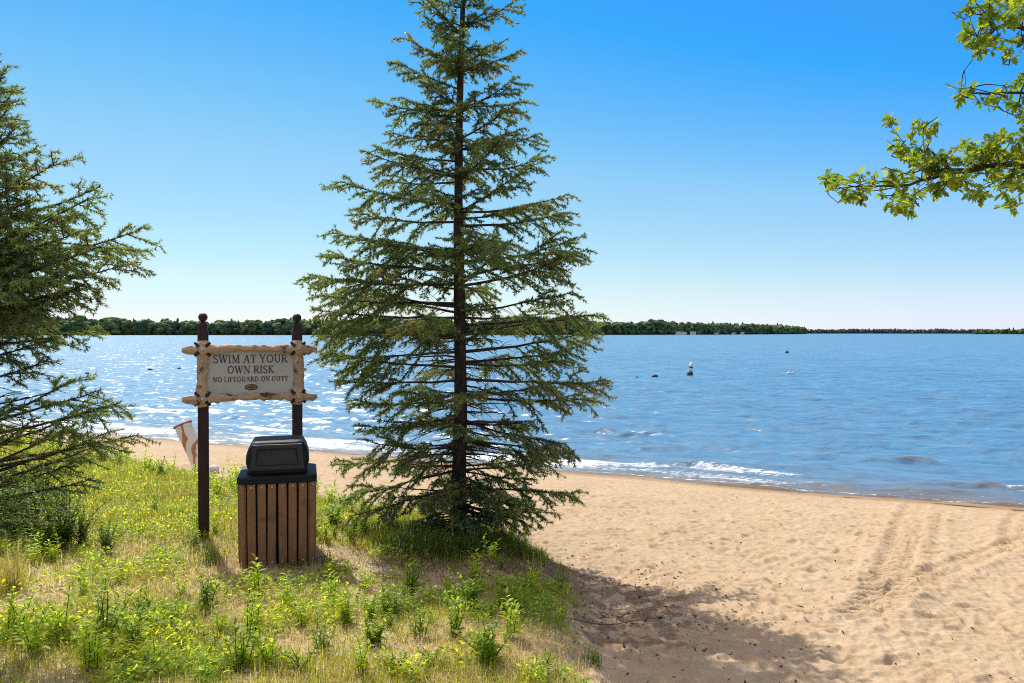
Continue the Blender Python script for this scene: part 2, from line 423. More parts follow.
# rolling swell lines near the beach
for off0, amp, wd, sd in ((1.1, .05, .30, 80), (2.3, .07, .36, 81), (3.9, .06, .42, 82), (6.2, .05, .5, 83), (9, .045, .6, 84)):
    o = OFF - off0 - .8 * (vnoise(U, U * 0, 2.7, sd) - .5) - .2 * (vnoise(U, U * 0, .6, sd + 10) - .5)
    a = .6 * amp * sstep(.35, .75, vnoise(U, U * 0 + 9, 2.2, sd + 20))
    prof = np.where(o < 0, np.exp(-(o / (wd * .55)) ** 2), np.exp(-(o / (wd * 1.3)) ** 2))
    Z += a * prof
def roller(px, py, amp, along, across, cap=0.):
    global Z, foam
    y0 = CAMZ * F / (py - HY); x0 = (px - 512) / F * y0
    du = ((X - x0) - .455 * (Y - y0)) / 1.0987; dn = ((Y - y0) + .455 * (X - x0)) / 1.0987 + .12 * (du / along) ** 2
    e = np.exp(-(du / along) ** 2) * (.75 + .5 * vnoise(X, Y, .28, 99))
    Z += amp * e * np.where(dn < 0, np.exp(-(dn / (across * .6)) ** 2), np.exp(-(dn / (across * 1.5)) ** 2))
    if cap: foam += cap * np.exp(-((du - along * .9) / (along * .7)) ** 2) * np.exp(-((dn - .02) / .16) ** 2)
    return
roller(916, 464, .10, .75, .13)
roller(985, 489, .125, 1.0, .14, .9)
roller(700, 467, .095, 1.0, .13)
roller(832, 487, .05, .6, .25)
roller(735, 487, .05, .8, .25)
# foam bands
u_left = sstep(6.0, 2.5, U + 3.8)                     # stronger foam towards the left
left = sstep(4.2, 1.5, X)
n1 = vnoise(X, Y, .9, 90); n2 = fbm(U, OFF * 2.2, 1.6, 91)
foam += .74 * np.exp(-((OFF - .55 - .35 * n1) / .42) ** 2) * (.35 + .65 * sstep(6.6, 4.6, X)) * (.45 + .75 * n2)
foam += .72 * np.exp(-((OFF - 1.5 - .7 * (vnoise(U, U * 0, 2.2, 92) - .5)) / .34) ** 2) * sstep(.30, .55, fbm(U, OFF, 2.3, 93)) * sstep(7.0, 5.2, X)
foam += .5 * np.exp(-((OFF - 3.0 - .8 * (vnoise(U, U * 0, 2.9, 94) - .5)) / .3) ** 2) * sstep(.48, .66, fbm(U, OFF, 2.6, 95)) * sstep(3.5, 1.5, X)
foam += .42 * np.exp(-((OFF - .12) / .10) ** 2)
foam += .34 * sstep(.56, .72, fbm(U * .35, OFF, 1.3, 97)) * sstep(0, -6, X) * sstep(30, 8, OFF)
Z += .012 * np.clip(foam, 0, 1)
shallow = np.exp(-np.clip(OFF, 0, None) / 1.25) * .8
shallow = np.clip(shallow + 5.0 * np.clip(Z - .055, 0, .2) * sstep(9, 3, OFF), 0, 1)
Z = Z + .006
w = mesh('lake_water', np.stack([X, Y, Z], 1), [Q[:, ::-1]], M['water'], None, dict(foam=np.clip(foam, 0, 1), shallow=shallow), True)
tag(w, kind='structure')

# ------------------------------------------------------------------ far shores and woods
ico_v = ico_f = None
def ico(sub=1):
    t = (1 + 5 ** .5) / 2
    v = [(-1, t, 0), (1, t, 0), (-1, -t, 0), (1, -t, 0), (0, -1, t), (0, 1, t), (0, -1, -t), (0, 1, -t), (t, 0, -1), (t, 0, 1), (-t, 0, -1), (-t, 0, 1)]
    f = [(0, 11, 5), (0, 5, 1), (0, 1, 7), (0, 7, 10), (0, 10, 11), (1, 5, 9), (5, 11, 4), (11, 10, 2), (10, 7, 6), (7, 1, 8), (3, 9, 4), (3, 4, 2), (3, 2, 6), (3, 6, 8), (3, 8, 9), (4, 9, 5), (2, 4, 11), (6, 2, 10), (8, 6, 7), (9, 8, 1)]
    v = [np.array(x) / np.linalg.norm(x) for x in v]
    for _ in range(sub):
        cache = {}; nf = []
        def mid(a, b):
            k = (min(a, b), max(a, b))
            if k not in cache:
                m = v[a] + v[b]; v.append(m / np.linalg.norm(m)); cache[k] = len(v) - 1
            return cache[k]
        for a, b, c in f:
            x, y, z = mid(a, b), mid(b, c), mid(c, a); nf += [(a, x, z), (b, y, x), (c, z, y), (x, y, z)]
        f = nf
    return np.array(v), np.array(f)
IV, IF = ico(1)

def wood(name, label, line, rows, hgt, seed, tones, step=4.5, conifer=.12):
    """line: list of (px column, distance, height scale) along the far shore"""
    r = np.random.default_rng(seed)
    line = np.array(line, float)
    xs = (line[:, 0] - 512) / F * line[:, 1]; ys = line[:, 1]
    d = np.r_[0, np.cumsum(np.hypot(np.diff(xs), np.diff(ys)))]
    V, Fc, C, n = [], [], [], 0
    for row in range(rows):
        for t in np.arange(0, d[-1], step):
            tt = t + r.uniform(-.5, .5) * step
            x = np.interp(tt, d, xs) + r.normal(0, 2); y = np.interp(tt, d, ys) + row * 7 + r.uniform(-3, 3)
            hs = np.interp(tt, d, line[:, 2])
            H = hgt * hs * r.uniform(.72, 1.12) * (1 + .05 * row) * (.85 + .3 * vnoise(np.array([tt]), np.array([0.]), 45, 5)[0])
            col = np.array(tones[r.integers(len(tones))]) * r.uniform(.75, 1.25)
            con = r.random() < conifer
            nb = 4 if not con else 3
            for b in range(nb):
                if con:
                    c = np.array([x, y, H * (.35 + .27 * b)]); sc = np.array([H * (.17 - .045 * b)] * 2 + [H * .26])
                else:
                    c = np.array([x + r.normal(0, H * .13), y + r.normal(0, H * .1), H * (.22 + .19 * b)]); sc = np.array([H * r.uniform(.2, .3)] * 2 + [H * r.uniform(.16, .25)])
                disp = r.uniform(.72, 1.22, len(IV))
                V.append(c + IV * sc * disp[:, None]); Fc.append(IF + n); n += len(IV)
                C.append(np.tile(col * r.uniform(.85, 1.2) * (.7 if con else 1), (len(IV), 1)) * r.uniform(.75, 1.3, (len(IV), 1)))
    o = mesh(name, np.concatenate(V), [np.concatenate(Fc)], M['farleaf'], None, dict(tint=np.concatenate(C)), False)
    return tag(o, label, 'woods', None, 'stuff')
def shore_land(name, line, depth, h, mat):
    line = np.array(line, float); xs = (line[:, 0] - 512) / F * line[:, 1]; ys = line[:, 1]
    rows = []
    for dy, z in ((-14, -.6), (-7, .35), (10, .8), (60, h), (depth, h)): rows.append(np.stack([xs, ys + dy, np.full(len(xs), z)], 1))
    V = np.concatenate(rows); k = len(xs); q = [(i * k + j, i * k + j + 1, (i + 1) * k + j + 1, (i + 1) * k + j) for i in range(4) for j in range(k - 1)]
    return tag(mesh(name, V, [np.array(q)], mat, smooth=True), kind='structure')
M['bankland'] = simple('far_bank', (.10, .12, .05), .9, .1, .4, .05)
greens = [(.08, .125, .05), (.10, .15, .055), (.13, .17, .06), (.075, .11, .055), (.14, .16, .07)]
dark = [(.09, .125, .11), (.10, .14, .115), (.11, .145, .11)]  # haze of distance put into the leaf colour as a bluish grey
LA = [(-260, 760, .95), (60, 880, .95), (140, 900, .9), (230, 920, .88), (330, 930, 1), (430, 950, 1), (560, 980, 1.0), (615, 1010, .95), (660, 1060, .95), (700, 1110, .92), (740, 1230, .88), (775, 1400, .82), (806, 1650, .72)]
LB = [(770, 2300, .9), (860, 2350, .9), (940, 2300, .9), (1010, 2300, .9), (1400, 2300, .9)]
LC = [(978, 1500, .5), (990, 1420, .8), (1030, 1380, 1), (1120, 1300, 1), (1350, 1200, 1)]
shore_land('far_bank', LA, 900, 1.5, M['bankland']); shore_land('far_bank', LB, 900, 2, M['bankland']); shore_land('far_bank', LC, 500, 1, M['bankland'])
wood('far_wood', 'long green wood lining the far shore behind the sign and the tall spruce', LA, 4, 17.5, 1, greens, 5)
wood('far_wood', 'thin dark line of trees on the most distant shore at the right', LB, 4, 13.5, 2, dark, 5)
wood('far_wood', 'small light green point of trees at the right edge of the lake', LC, 3, 10.5, 3, [(.11, .14, .04), (.13, .15, .05)], 5)
cot = None
for i, (px, Yd, wdt) in enumerate([(678, 1072, 7), (684, 1078, 6), (693, 1090, 7), (716, 1150, 6), (733, 1195, 6), (742, 1225, 6)]):
    if cot is None:
        cot = empty('cottage', (0, 0, 0))
        mb = MB(); mb.box((0, 0, 1.6), (8, 6, 3.2)); mb.build('wall', M['cottage'], cot)
        mb = MB(); mb.add([(-4.4, -3.4, 3.2), (4.4, -3.4, 3.2), (4.4, 3.4, 3.2), (-4.4, 3.4, 3.2), (-4.4, 0, 5), (4.4, 0, 5)], [(0, 1, 5, 4), (2, 3, 4, 5), (3, 2, 1, 0)], [(0, 4, 3), (1, 2, 5)]); mb.build('roof', M['roofing'], cot)
        c = cot
    else:
        c = cot.copy(); COL.objects.link(c)
        for ch in list(cot.children):
            k = ch.copy(); COL.objects.link(k); k.parent = c
    c.location = ((px - 512) / F * (Yd - 12), Yd - 12, .3); c.scale = (wdt / 8,) * 3
    tag(c, 'tiny pale cottage at the water in front of the far wood', 'cottage', 'cottages along the far shore')

# ------------------------------------------------------------------ buoys and floats
def onlake(px, py):
    y = CAMZ * F / (py - HY); return (px - 512) / F * y, y
x, y = onlake(690, 375.5)
b = empty('swim_buoy', (x, y, 0)); tag(b, 'upright white buoy with a dark base floating out beyond the spruce', 'buoy')
mb = MB(); mb.lathe([(.05, -.25), (.19, -.2), (.21, 0), (.19, .22), (.12, .28)], k=20); mb.build('float_base', M['dark'], b, True)
mb = MB(); mb.lathe([(.10, .27), (.13, .3), (.13, .55), (.12, .82), (.06, .88)], k=20); mb.build('marker_can', M['white'], b, True)
mb = MB(); mb.lathe([(.133, .52), (.134, .53), (.134, .60), (.133, .61)], k=20); mb.build('band', M['dark'], b, True)
b.rotation_euler = (0, R(7), 0)
def oval_float(px, py, ln, ht, mat, label, group=None, name='float_buoy', topmat=None):
    ln *= .85; ht *= .8
    x, y = onlake(px, py); o = empty(name, (x, y, 0), R(random.uniform(-25, 25)))
    mb = MB(); k = 14; a = np.arange(k) * 2 * np.pi / k
    rings = [np.stack([np.full(k, u * ln / 2), np.cos(a) * ht * q * .6, np.sin(a) * ht * .6 * q + ht * .2], 1) for u, q in ((-1, .25), (-.85, .7), (-.45, 1), (.45, 1), (.85, .7), (1, .25))]
    mb.loft(rings); mb.build('hull', mat, o, True)
    mb = MB(); mb.tube([(-.02, 0, ht * .7), (0, 0, ht * 1.15)], [ht * .16, ht * .1], 8); mb.build('eyelet', topmat or mat, o, True)
    return tag(o, label, 'float', group)
oval_float(655, 377, .52, .24, M['dark'], 'dark float with a pale cap just left of the white buoy', topmat=M['white'])
oval_float(637, 378, .28, .13, M['dark'], 'smallest dark float close to the spruce branches on the right')
oval_float(791, 374, .75, .26, M['white'], 'wide white float on open water far right of the buoy', topmat=M['dark'])
oval_float(787, 353, .5, .5, M['dark'], 'tiny dark float farthest out, above the wide white float')
oval_float(150, 370, .42, .22, M['dark'], 'dark float on bright water midway between left spruce and sign')
oval_float(179, 369, .36, .2, M['dark'], 'dark float on bright water close beside the sign frame')
oval_float(87, 374, .40, .2, M['dark'], 'dark float on bright water beside the left spruce')
oval_float(317, 361, .42, .22, M['dark'], 'dark float between the sign frame and the tall spruce')

# ------------------------------------------------------------------ sign
PL = np.array([(203 - 512) / F * 6.85, 6.85]); PR = np.array([(297 - 512) / F * 7.12, 7.12])
mid = (PL + PR) / 2; half = np.linalg.norm(PR - PL) / 2; rz = math.atan2(PR[1] - PL[1], PR[0] - PL[0])
gzs = gz(mid[0], mid[1])
sign = empty('lake_sign', (mid[0], mid[1], gzs), rz)
tag(sign, 'rustic log framed notice board on two dark posts reading swim at your own risk', 'sign')
zz = lambda py, Yd=6.95: CAMZ - (py - HY) * Yd / F - gzs
ZT, ZB = zz(348.7), zz(396.8)
def grain_tube(mb, P, r, k=14, jit=.05): mb.tube(P, r, k, True, jit)
for sx in (-1, 1):
    x = sx * half; hw = .045
    mb = MB(); zt = zz(331)
    prof = [(hw, -.15), (hw, zt - .02), (hw * .96, zt), (hw * .80, zt + .035), (hw * .86, zt + .042), (hw * .70, zt + .07)]
    sq = np.array([(-1, -1), (1, -1), (1, 1), (-1, 1)], float)
    rings = []
    for r_, z_ in prof:
        c = .82; pts = []
        for (sx_, sy_) in sq:
            for (fx, fy) in ((c, 1), (1, c)) if sx_ * sy_ < 0 else ((1, c), (c, 1)):
                pts.append((x + sx_ * fx * r_, sy_ * fy * r_, z_))
        rings.append(np.array(pts))
    mb.loft(rings); post = mb.build('post', M['post'], sign)
    mb = MB(); zb = zz(317.5)
    pr = [(.018, zt + .068), (.017, zb - .042)] + [(.040 * math.sin(a), zb - .040 * math.cos(a)) for a in np.linspace(.45, math.pi - .05, 9)]
    mb.lathe(pr, (x, 0, 0), 16); mb.build('finial', M['post'], post, True)
yf = -.10
xe = (314 - 182) / 2 * 6.95 / F - .026
for zc, nm in ((ZT, 'top'), (ZB, 'bottom')):
    n = 33; xs = np.linspace(-xe, xe, n)
    u = np.abs(np.abs(xs) - half - .005)
    r = .033 + .040 * np.exp(-(np.abs(u) / .05)) + .004 * rng.normal(0, 1, n)
    r[0] = r[-1] = .022
    r[1] = r[-2] = .034
    P = np.stack([xs, np.full(n, yf - .012) + .004 * rng.normal(0, 1, n), zc + .006 * np.sin(xs * 7 + zc) + .004 * rng.normal(0, 1, n)], 1)
    mb = MB(); grain_tube(mb, P, r, 12, .07)
    for kx in ((-.2, .02), (.31, -.01)) if nm == 'top' else ((-.25, .0), (.22, .01)):      # knots
        mb.tube([(kx[0], yf - .02, zc + kx[1]), (kx[0], yf - .047, zc + kx[1])], [.022, .012], 8)
    mb.build('log_rail', M['logx'], sign)
for sx in (-1, 1):
    n = 19; zs = np.linspace(ZB - .075, ZT + .075, n)
    u = np.minimum(np.abs(zs - ZB), np.abs(zs - ZT))
    r = .050 + .016 * np.exp(-(u / .06) ** 2) + .003 * rng.normal(0, 1, n); r[0] = r[-1] = .034
    P = np.stack([sx * half + (-.028 * sx) * 0 + .005 * np.sin(zs * 9 + sx), np.full(n, yf + .006), zs], 1)
    mb = MB(); grain_tube(mb, P, r, 12, .07)
    if sx > 0: mb.tube([(half + .03, yf, (ZT + ZB) / 2 + .02), (half + .075, yf - .01, (ZT + ZB) / 2 + .028)], [.022, .010], 8)
    st = mb.build('log_stile', M['logz'], sign)
    for zc in (ZT, ZB):                                     # hewn dark notches around each lashed corner, with a bolt
        mb = MB()
        for a in (45, 135, 225, 315):
            dx, dz = math.cos(R(a)), math.sin(R(a))
            c = np.array([sx * half + dx * .070, yf - .052, zc + dz * .062])
            mb.add([c + (-dx * .030 - dz * .016, -.012, -dz * .030 + dx * .016), c + (-dx * .030 + dz * .016, -.012, -dz * .030 - dx * .016), c + (dx * .022 + dz * .010, .02, dz * .022 - dx * .010), c + (dx * .022 - dz * .010, .02, dz * .022 + dx * .010),
                    c + (-dx * .03, .05, -dz * .03), c + (dx * .02, .05, dz * .02)], [(0, 1, 2, 3)], [(0, 4, 1), (2, 5, 3)])
        mb.build('notch', M['post'], st)
        mb = MB(); mb.lathe([(.012, 0), (.012, .006), (.006, .010)], k=10)
        bo = mb.build('bolt', M['bolt'], st); bo.rotation_euler = (R(90), 0, 0); bo.location = (sx * half, yf - .086, zc)
# panel with chamfered corners
pw, pt, pb = half - .035, ZT - .018, ZB + .018; ch = .055
pts = [(-pw + ch, pb), (pw - ch, pb), (pw, pb + ch), (pw, pt - ch), (pw - ch, pt), (-pw + ch, pt), (-pw, pt - ch), (-pw, pb + ch)]
mb = MB(); mb.loft([np.array([(x, yf + .02, z) for x, z in pts]), np.array([(x, yf - .006, z) for x, z in pts])])
panel = mb.build('panel', M['panel'], sign)

def arc(cx, cy, rx, ry, a0, a1, n=10):
    return [(cx + rx * math.cos(R(a)), cy + ry * math.sin(R(a))) for a in np.linspace(a0, a1, n)]
TK, TN, SF = .14, .065, .06
GLY = {
 'S': (.56, [(arc(.29, .74, .20, .21, 20, 270, 11) + arc(.28, .27, .23, .26, 90, -160, 11)[1:], .12)], []),
 'W': (1.02, [([(.08, 1), (.31, 0)], TK), ([(.31, 0), (.54, 1)], TN), ([(.50, 1), (.73, 0)], TK), ([(.73, 0), (.96, 1)], TN)], [(.06, 1), (.52, 1), (.96, 1)]),
 'I': (.30, [([(.15, 0), (.15, 1)], TK)], [(.15, 0), (.15, 1)]),
 'M': (.94, [([(.13, 0), (.15, 1)], TN), ([(.15, 1), (.47, .05)], TK), ([(.47, .05), (.77, 1)], TN), ([(.77, 1), (.80, 0)], TK)], [(.13, 0), (.80, 0), (.12, 1), (.80, 1)]),
 'A': (.76, [([(.08, 0), (.38, 1)], TN), ([(.38, 1), (.67, 0)], TK), ([(.2, .34), (.54, .34)], TN)], [(.08, 0), (.67, 0)]),
 'T': (.66, [([(.33, 0), (.33, 1)], TK), ([(.02, .96), (.64, .96)], TN), ([(.04, .98), (.03, .78)], TN), ([(.62, .98), (.63, .78)], TN)], [(.33, 0)]),
 'Y': (.72, [([(.06, 1), (.36, .46)], TK), ([(.66, 1), (.36, .46)], TN), ([(.36, .5), (.36, 0)], TK)], [(.07, 1), (.65, 1), (.36, 0)]),
 'O': (.84, [(arc(.42, .5, .34, .47, 0, 360, 21), .13)], []),
 'U': (.78, [([(.15, 1), (.15, .36)] + arc(.39, .33, .24, .30, 180, 360, 9) + [(.63, 1)], .12)], [(.15, 1), (.63, 1)]),
 'R': (.72, [([(.15, 0), (.15, 1)], TK), ([(.15, .96), (.36, .96)] + arc(.36, .74, .22, .22, 90, -90, 8) + [(.15, .52)], .10), ([(.34, .52), (.66, 0)], TK)], [(.15, 0), (.67, 0), (.12, 1)]),
 'N': (.82, [([(.14, 0), (.14, 1)], TN), ([(.14, 1), (.68, 0)], TK), ([(.68, 0), (.68, 1)], TN)], [(.14, 0), (.12, 1), (.68, 1)]),
 'K': (.74, [([(.15, 0), (.15, 1)], TK), ([(.62, 1), (.17, .45)], TN), ([(.30, .58), (.67, 0)], TK)], [(.15, 0), (.15, 1), (.62, 1), (.67, 0)]),
 'L': (.60, [([(.15, 0), (.15, 1)], TK), ([(.08, .04), (.56, .04)], TN), ([(.55, .02), (.57, .26)], TN)], [(.15, 1), (.14, 0)]),
 'F': (.58, [([(.15, 0), (.15, 1)], TK), ([(.08, .96), (.54, .96)], TN), ([(.54, .98), (.55, .76)], TN), ([(.15, .52), (.42, .52)], TN)], [(.15, 0)]),
 'E': (.62, [([(.15, 0), (.15, 1)], TK), ([(.08, .96), (.54, .96)], TN), ([(.54, .98), (.55, .78)], TN), ([(.15, .52), (.42, .52)], TN), ([(.08, .04), (.56, .04)], TN), ([(.56, .02), (.58, .24)], TN)], []),
 'G': (.80, [(arc(.42, .5, .34, .47, 40, 330, 17), .13), ([(.71, .42), (.71, .10)], TK)], [(.70, .43)]),
 'D': (.80, [([(.15, 0), (.15, 1)], TK), ([(.10, .96), (.34, .96)] + arc(.34, .5, .36, .46, 90, -90, 12) + [(.10, .04)], .11)], []),
}
lay = [0]
def letter_line(mb, text, zbase, cap, xc, y, maxw, sp=.10):
    ws = [(.34 if c == ' ' else GLY[c][0] + sp) for c in text]
    sx = min(cap, maxw / sum(ws)); x = xc - sum(ws) * sx / 2
    for c, wd in zip(text, ws):
        if c != ' ':
            for pts, th in GLY[c][1]:
                P = np.array(pts, float); T = np.gradient(P, axis=0); T /= np.linalg.norm(T, axis=1)[:, None]
                Nn = np.stack([-T[:, 1], T[:, 0]], 1) * th / 2
                A, B = P + Nn, P - Nn
                lay[0] = (lay[0] + 1) % 9; yy = y - .00025 * lay[0]; k = len(P)
                V = [(x + p[0] * sx, yy, zbase + p[1] * cap) for p in np.concatenate([A, B])] + [(x + p[0] * sx, yy + .006, zbase + p[1] * cap) for p in np.concatenate([A, B])]
                q = [(i, i + 1, k + i + 1, k + i) for i in range(k - 1)] + [(i + 1, i, 2 * k + i, 2 * k + i + 1) for i in range(k - 1)] + [(k + i, k + i + 1, 3 * k + i + 1, 3 * k + i) for i in range(k - 1)]
                mb.add(V, q)
            for (gx, gy) in GLY[c][2]:
                lay[0] = (lay[0] + 1) % 9
                cz = zbase + (gy * .955 + .0225) * cap
                mb.box((x + gx * sx, y - .00025 * lay[0] + .003, cz), (.30 * sx, .006, SF * cap))
        x += wd * sx
mb = MB(); pz = lambda py: zz(py, 6.88)
yl = yf - .0085
letter_line(mb, 'SWIM AT YOUR', pz(362.7), pz(354.8) - pz(362.7), 0, yl, .70)
letter_line(mb, 'OWN RISK', pz(373.2), pz(365.8) - pz(373.2), 0, yl, .52)
letter_line(mb, 'NO LIFEGUARD ON DUTY', pz(381.4), pz(376.6) - pz(381.4), 0, yl, .67)
mb.build('lettering', M['ink'], panel)
mb = MB(); a = np.arange(24) * 2 * np.pi / 24; zc = pz(387.2)
mb.loft([np.stack([np.cos(a) * .058, np.full(24, yf - .004), zc + np.sin(a) * .030], 1), np.stack([np.cos(a) * .055, np.full(24, yf - .012), zc + np.sin(a) * .027], 1)])
em = mb.build('emblem', M['gold'], panel)
mb = MB()
for k in range(24):
    a0, a1 = a[k], a[(k + 1) % 24]
    mb.add([(math.cos(t) * rx, yf - .0135, zc + math.sin(t) * rz_) for t, rx, rz_ in ((a0, .052, .0245), (a1, .052, .0245), (a1, .046, .019), (a0, .046, .019))], [(0, 1, 2, 3)])
for dx, w_, h_ in ((-.020, .014, .010), (.0, .018, .016), (.02, .014, .010)): mb.box((dx, yf - .013, zc), (w_, .003, h_))
mb.build('emblem_mark', M['ink'], em)

# ------------------------------------------------------------------ litter bin
bx, by = (278 - 512) / F * 6.4, 6.4; bz = gz(bx, by) - .05
bin_ = empty('litter_bin', (bx, by, bz), math.atan2(-bx, by) - R(2))
tag(bin_, 'square brown slatted litter bin with a black domed lid beneath the sign', 'litter bin')
rim_z = CAMZ - (476.5 - HY) * 6.1 / F - bz; top_z = CAMZ - (441 - HY) * 6.25 / F - bz
def octo(h, c, z):                                     # square plan with cut corners
    return np.array([(-h + c, -h, z), (h - c, -h, z), (h, -h + c, z), (h, h - c, z), (h - c, h, z), (-h + c, h, z), (-h, h - c, z), (-h, -h + c, z)])
HB = .292; CB = .052; slots = []
for side in range(4):
    a = side * math.pi / 2 - math.pi / 2
    for k in range(6): slots.append((a, HB, (k - 2.5) * .0790, .063))
    slots.append((a + math.pi / 4, (2 * HB - CB) / math.sqrt(2), 0, .060))
mb = MB()
for a, rr, off, w_ in slots:
    nq = np.array([math.cos(a), math.sin(a)]); tq = np.array([-math.sin(a), math.cos(a)]); rings = []; dz = rng.normal(0, .004); tw = rng.normal(0, .003)
    for z, sc_, sh in ((.035 + dz, .985, tw), (rim_z - .055, 1, 0)):
        pts = []
        for u, v in ((-.5, -.5), (.5, -.5), (.5, .28), (.42, .5), (-.42, .5), (-.5, .28)):
            q = nq * (rr * sc_ + v * .024) + tq * (off * sc_ + sh + u * w_); pts.append((q[0], q[1], z))
        rings.append(np.array(pts))
    mb.loft(rings)
mb.build('slats', M['slat'], bin_)
mb = MB(); mb.lathe([(.0085, -.006), (.0085, .003), (.004, .005)], k=8)
scr = None
for a, rr, off, w_ in slots:
    for z, sc_ in ((.10, .987), (rim_z - .085, 1)):
        if scr is None: o = scr = mb.build('screw', M['bolt'], bin_)
        else: o = scr.copy(); COL.objects.link(o); o.parent = bin_
        x_, y_ = (rr * sc_ + .013) * math.cos(a) - off * math.sin(a), (rr * sc_ + .013) * math.sin(a) + off * math.cos(a)
        o.location = (x_, y_, z); o.rotation_euler = (0, R(90), a)
mb = MB(); mb.loft([octo(HB - .03, CB, 0), octo(HB - .02, CB, .02), octo(HB - .02, CB, rim_z - .03)]); mb.build('liner', M['liner'], bin_)
mb = MB(); mb.loft([octo(HB - .03, CB, rim_z - .064), octo(HB + .012, CB, rim_z - .062), octo(HB + .016, CB, rim_z - .056), octo(HB + .016, CB, rim_z - .014), octo(HB + .010, CB, rim_z - .006), octo(HB - .05, CB, rim_z)])
rim = mb.build('rim', M['black'], bin_)
# lid: a rounded hood, flat sloping faces front and back
lh = top_z - rim_z
def rrect(w, d, r, z, k=5, dy=0):
    pts = []
    for cx, cy, a0 in ((w - r, d - r, 0), (-w + r, d - r, 90), (-w + r, -d + r, 180), (w - r, -d + r, 270)):
        for a in np.linspace(a0, a0 + 90, k): pts.append((cx + r * math.cos(R(a)), cy + r * math.sin(R(a)) + dy, z))
    return np.array(pts)
mb = MB()
mb.loft([rrect(.268, .262, .10, rim_z + .004), rrect(.268, .262, .10, rim_z + .03), rrect(.262, .256, .09, rim_z + .034), rrect(.280, .256, .085, rim_z + lh * .34), rrect(.276, .252, .08, rim_z + lh * .58),
         rrect(.256, .246, .075, rim_z + lh * .80), rrect(.234, .238, .07, rim_z + lh * .93), rrect(.222, .228, .065, rim_z + lh * .985), rrect(.19, .19, .06, rim_z + lh)])
lid = mb.build('lid', M['black'], bin_, True); lid.scale = (.885, .92, 1)
mb = MB()
z0, z1 = rim_z + .035, rim_z + lh * .93
y0, y1 = -.264, -.252
def quadring(wb, wt, zb, zt_, yb, yt, off):
    return np.array([(-wb, yb + off, zb), (wb, yb + off, zb), (wt, yt + off, zt_), (-wt, yt + off, zt_)])
mb.loft([quadring(.238, .215, z0, z1, y0, y1, .05), quadring(.238, .215, z0, z1, y0, y1, -.004), quadring(.226, .204, z0 + .014, z1 - .012, y0 + .004, y1 + .002, -.010)])
fl = mb.build('flap', M['flap'], lid, bevel=.004)
mb = MB()
for wb, wt, za, zb_ in ((.188, .172, z0 + .04, z1 - .034),):
    o = quadring(wb, wt, za, zb_, y0 + .010, y1 - .008, -.016); i = quadring(wb - .008, wt - .008, za + .008, zb_ - .008, y0 + .011, y1 - .009, -.016)
    for k in range(4):
        k2 = (k + 1) % 4
        f = [o[k], o[k2], i[k2], i[k]]; bk = [p + (0, .012, 0) for p in f]
        mb.add(f + bk, [(0, 1, 2, 3), (4, 5, 1, 0), (3, 2, 6, 7)])
mb.build('flap_border', M['black'], fl)

# ------------------------------------------------------------------ painted board on the beach edge, pale stone
def board_mat():
    m, nt, out = newmat('painted_board'); p = N(nt, 'ShaderNodeBsdfPrincipled'); L(nt, p.outputs[0], out.inputs[0])
    co = objco(nt, (1, 1, 1)); w_ = N(nt, 'ShaderNodeTexWave', wave_type='BANDS'); L(nt, co, w_.inputs['Vector'])
    w_.inputs['Scale'].default_value = 1.6; w_.inputs['Distortion'].default_value = 7; w_.inputs['Detail'].default_value = 2; w_.inputs['Detail Scale'].default_value = 1.4
    n = noise(nt, 5, 2, .5, co)
    c = mixc(nt, ramp(nt, w_.outputs['Fac'], .80, .88), (.80, .70, .55), (.55, .17, .05))
    c = mixc(nt, ramp(nt, n, .62, .66), c, (.25, .30, .12))
    c = mixc(nt, ramp(nt, noise(nt, 4, 2, .5, objco(nt, (1.3, 1.3, 1.))), .6, .64), c, (.45, .60, .78))
    L(nt, c, p.inputs['Base Color']); p.inputs['Roughness'].default_value = .5
    return m
M['board'] = board_mat(); M['rededge'] = simple('red_edge', (.42, .12, .06), .6, .3, .2)
X0, Y0, Z0 = at(199, 474)
bd = empty('painted_board', (X0, Y0, Z0)); mpp = Y0 / F
tag(bd, 'leaning cream board painted with orange swirls behind the left sign post', 'board')
def px2(px, py, dy=0): return np.array([(px - 199) * mpp, dy + .12 * (474 - py) / 50, (474 - py) * mpp])
out_l = [(193, 478), (190, 466), (185, 455), (180, 446), (175, 437), (171.5, 429.5)]
out_r = [(206, 478), (203, 464), (200, 452), (196, 441), (191, 431), (186.5, 422.5)]
mb = MB()
for a_, b_ in ((0, 1),):
    rings = []
    for l, r_ in zip(out_l, out_r):
        A, B = px2(*l), px2(*r_); rings.append(np.array([A, (A + B) / 2 + (0, -.03, 0), B, B + (0, .07, 0), (A + B) / 2 + (0, .09, 0), A + (0, .07, 0)]))
    mb.loft(rings)
mb.build('face', M['board'], bd)
mb = MB(); A, B = px2(*out_l[-1]), px2(*out_r[-1]); mb.tube([A + (-.02, .02, 0), (A + B) / 2 + (0, .0, .012), B + (.02, .02, .005)], .026, 8); mb.build('top_trim', M['rededge'], bd, True)
mb = MB(); mb.box((.03, .10, .02), (.34, .34, .10)); mb.build('foot', M['rock'], bd, bevel=.03)
sx_, sy_, sz_ = at(212.5, 473)
V = IV * np.array([.10, .12, .085]) * rng.uniform(.88, 1.1, (len(IV), 1))
o = mesh('stone', V, [IF], M['rock'], None, None, True); o.location = (sx_, sy_, sz_ + .05); tag(o, 'small pale rounded stone just right of the left sign post', 'stone')

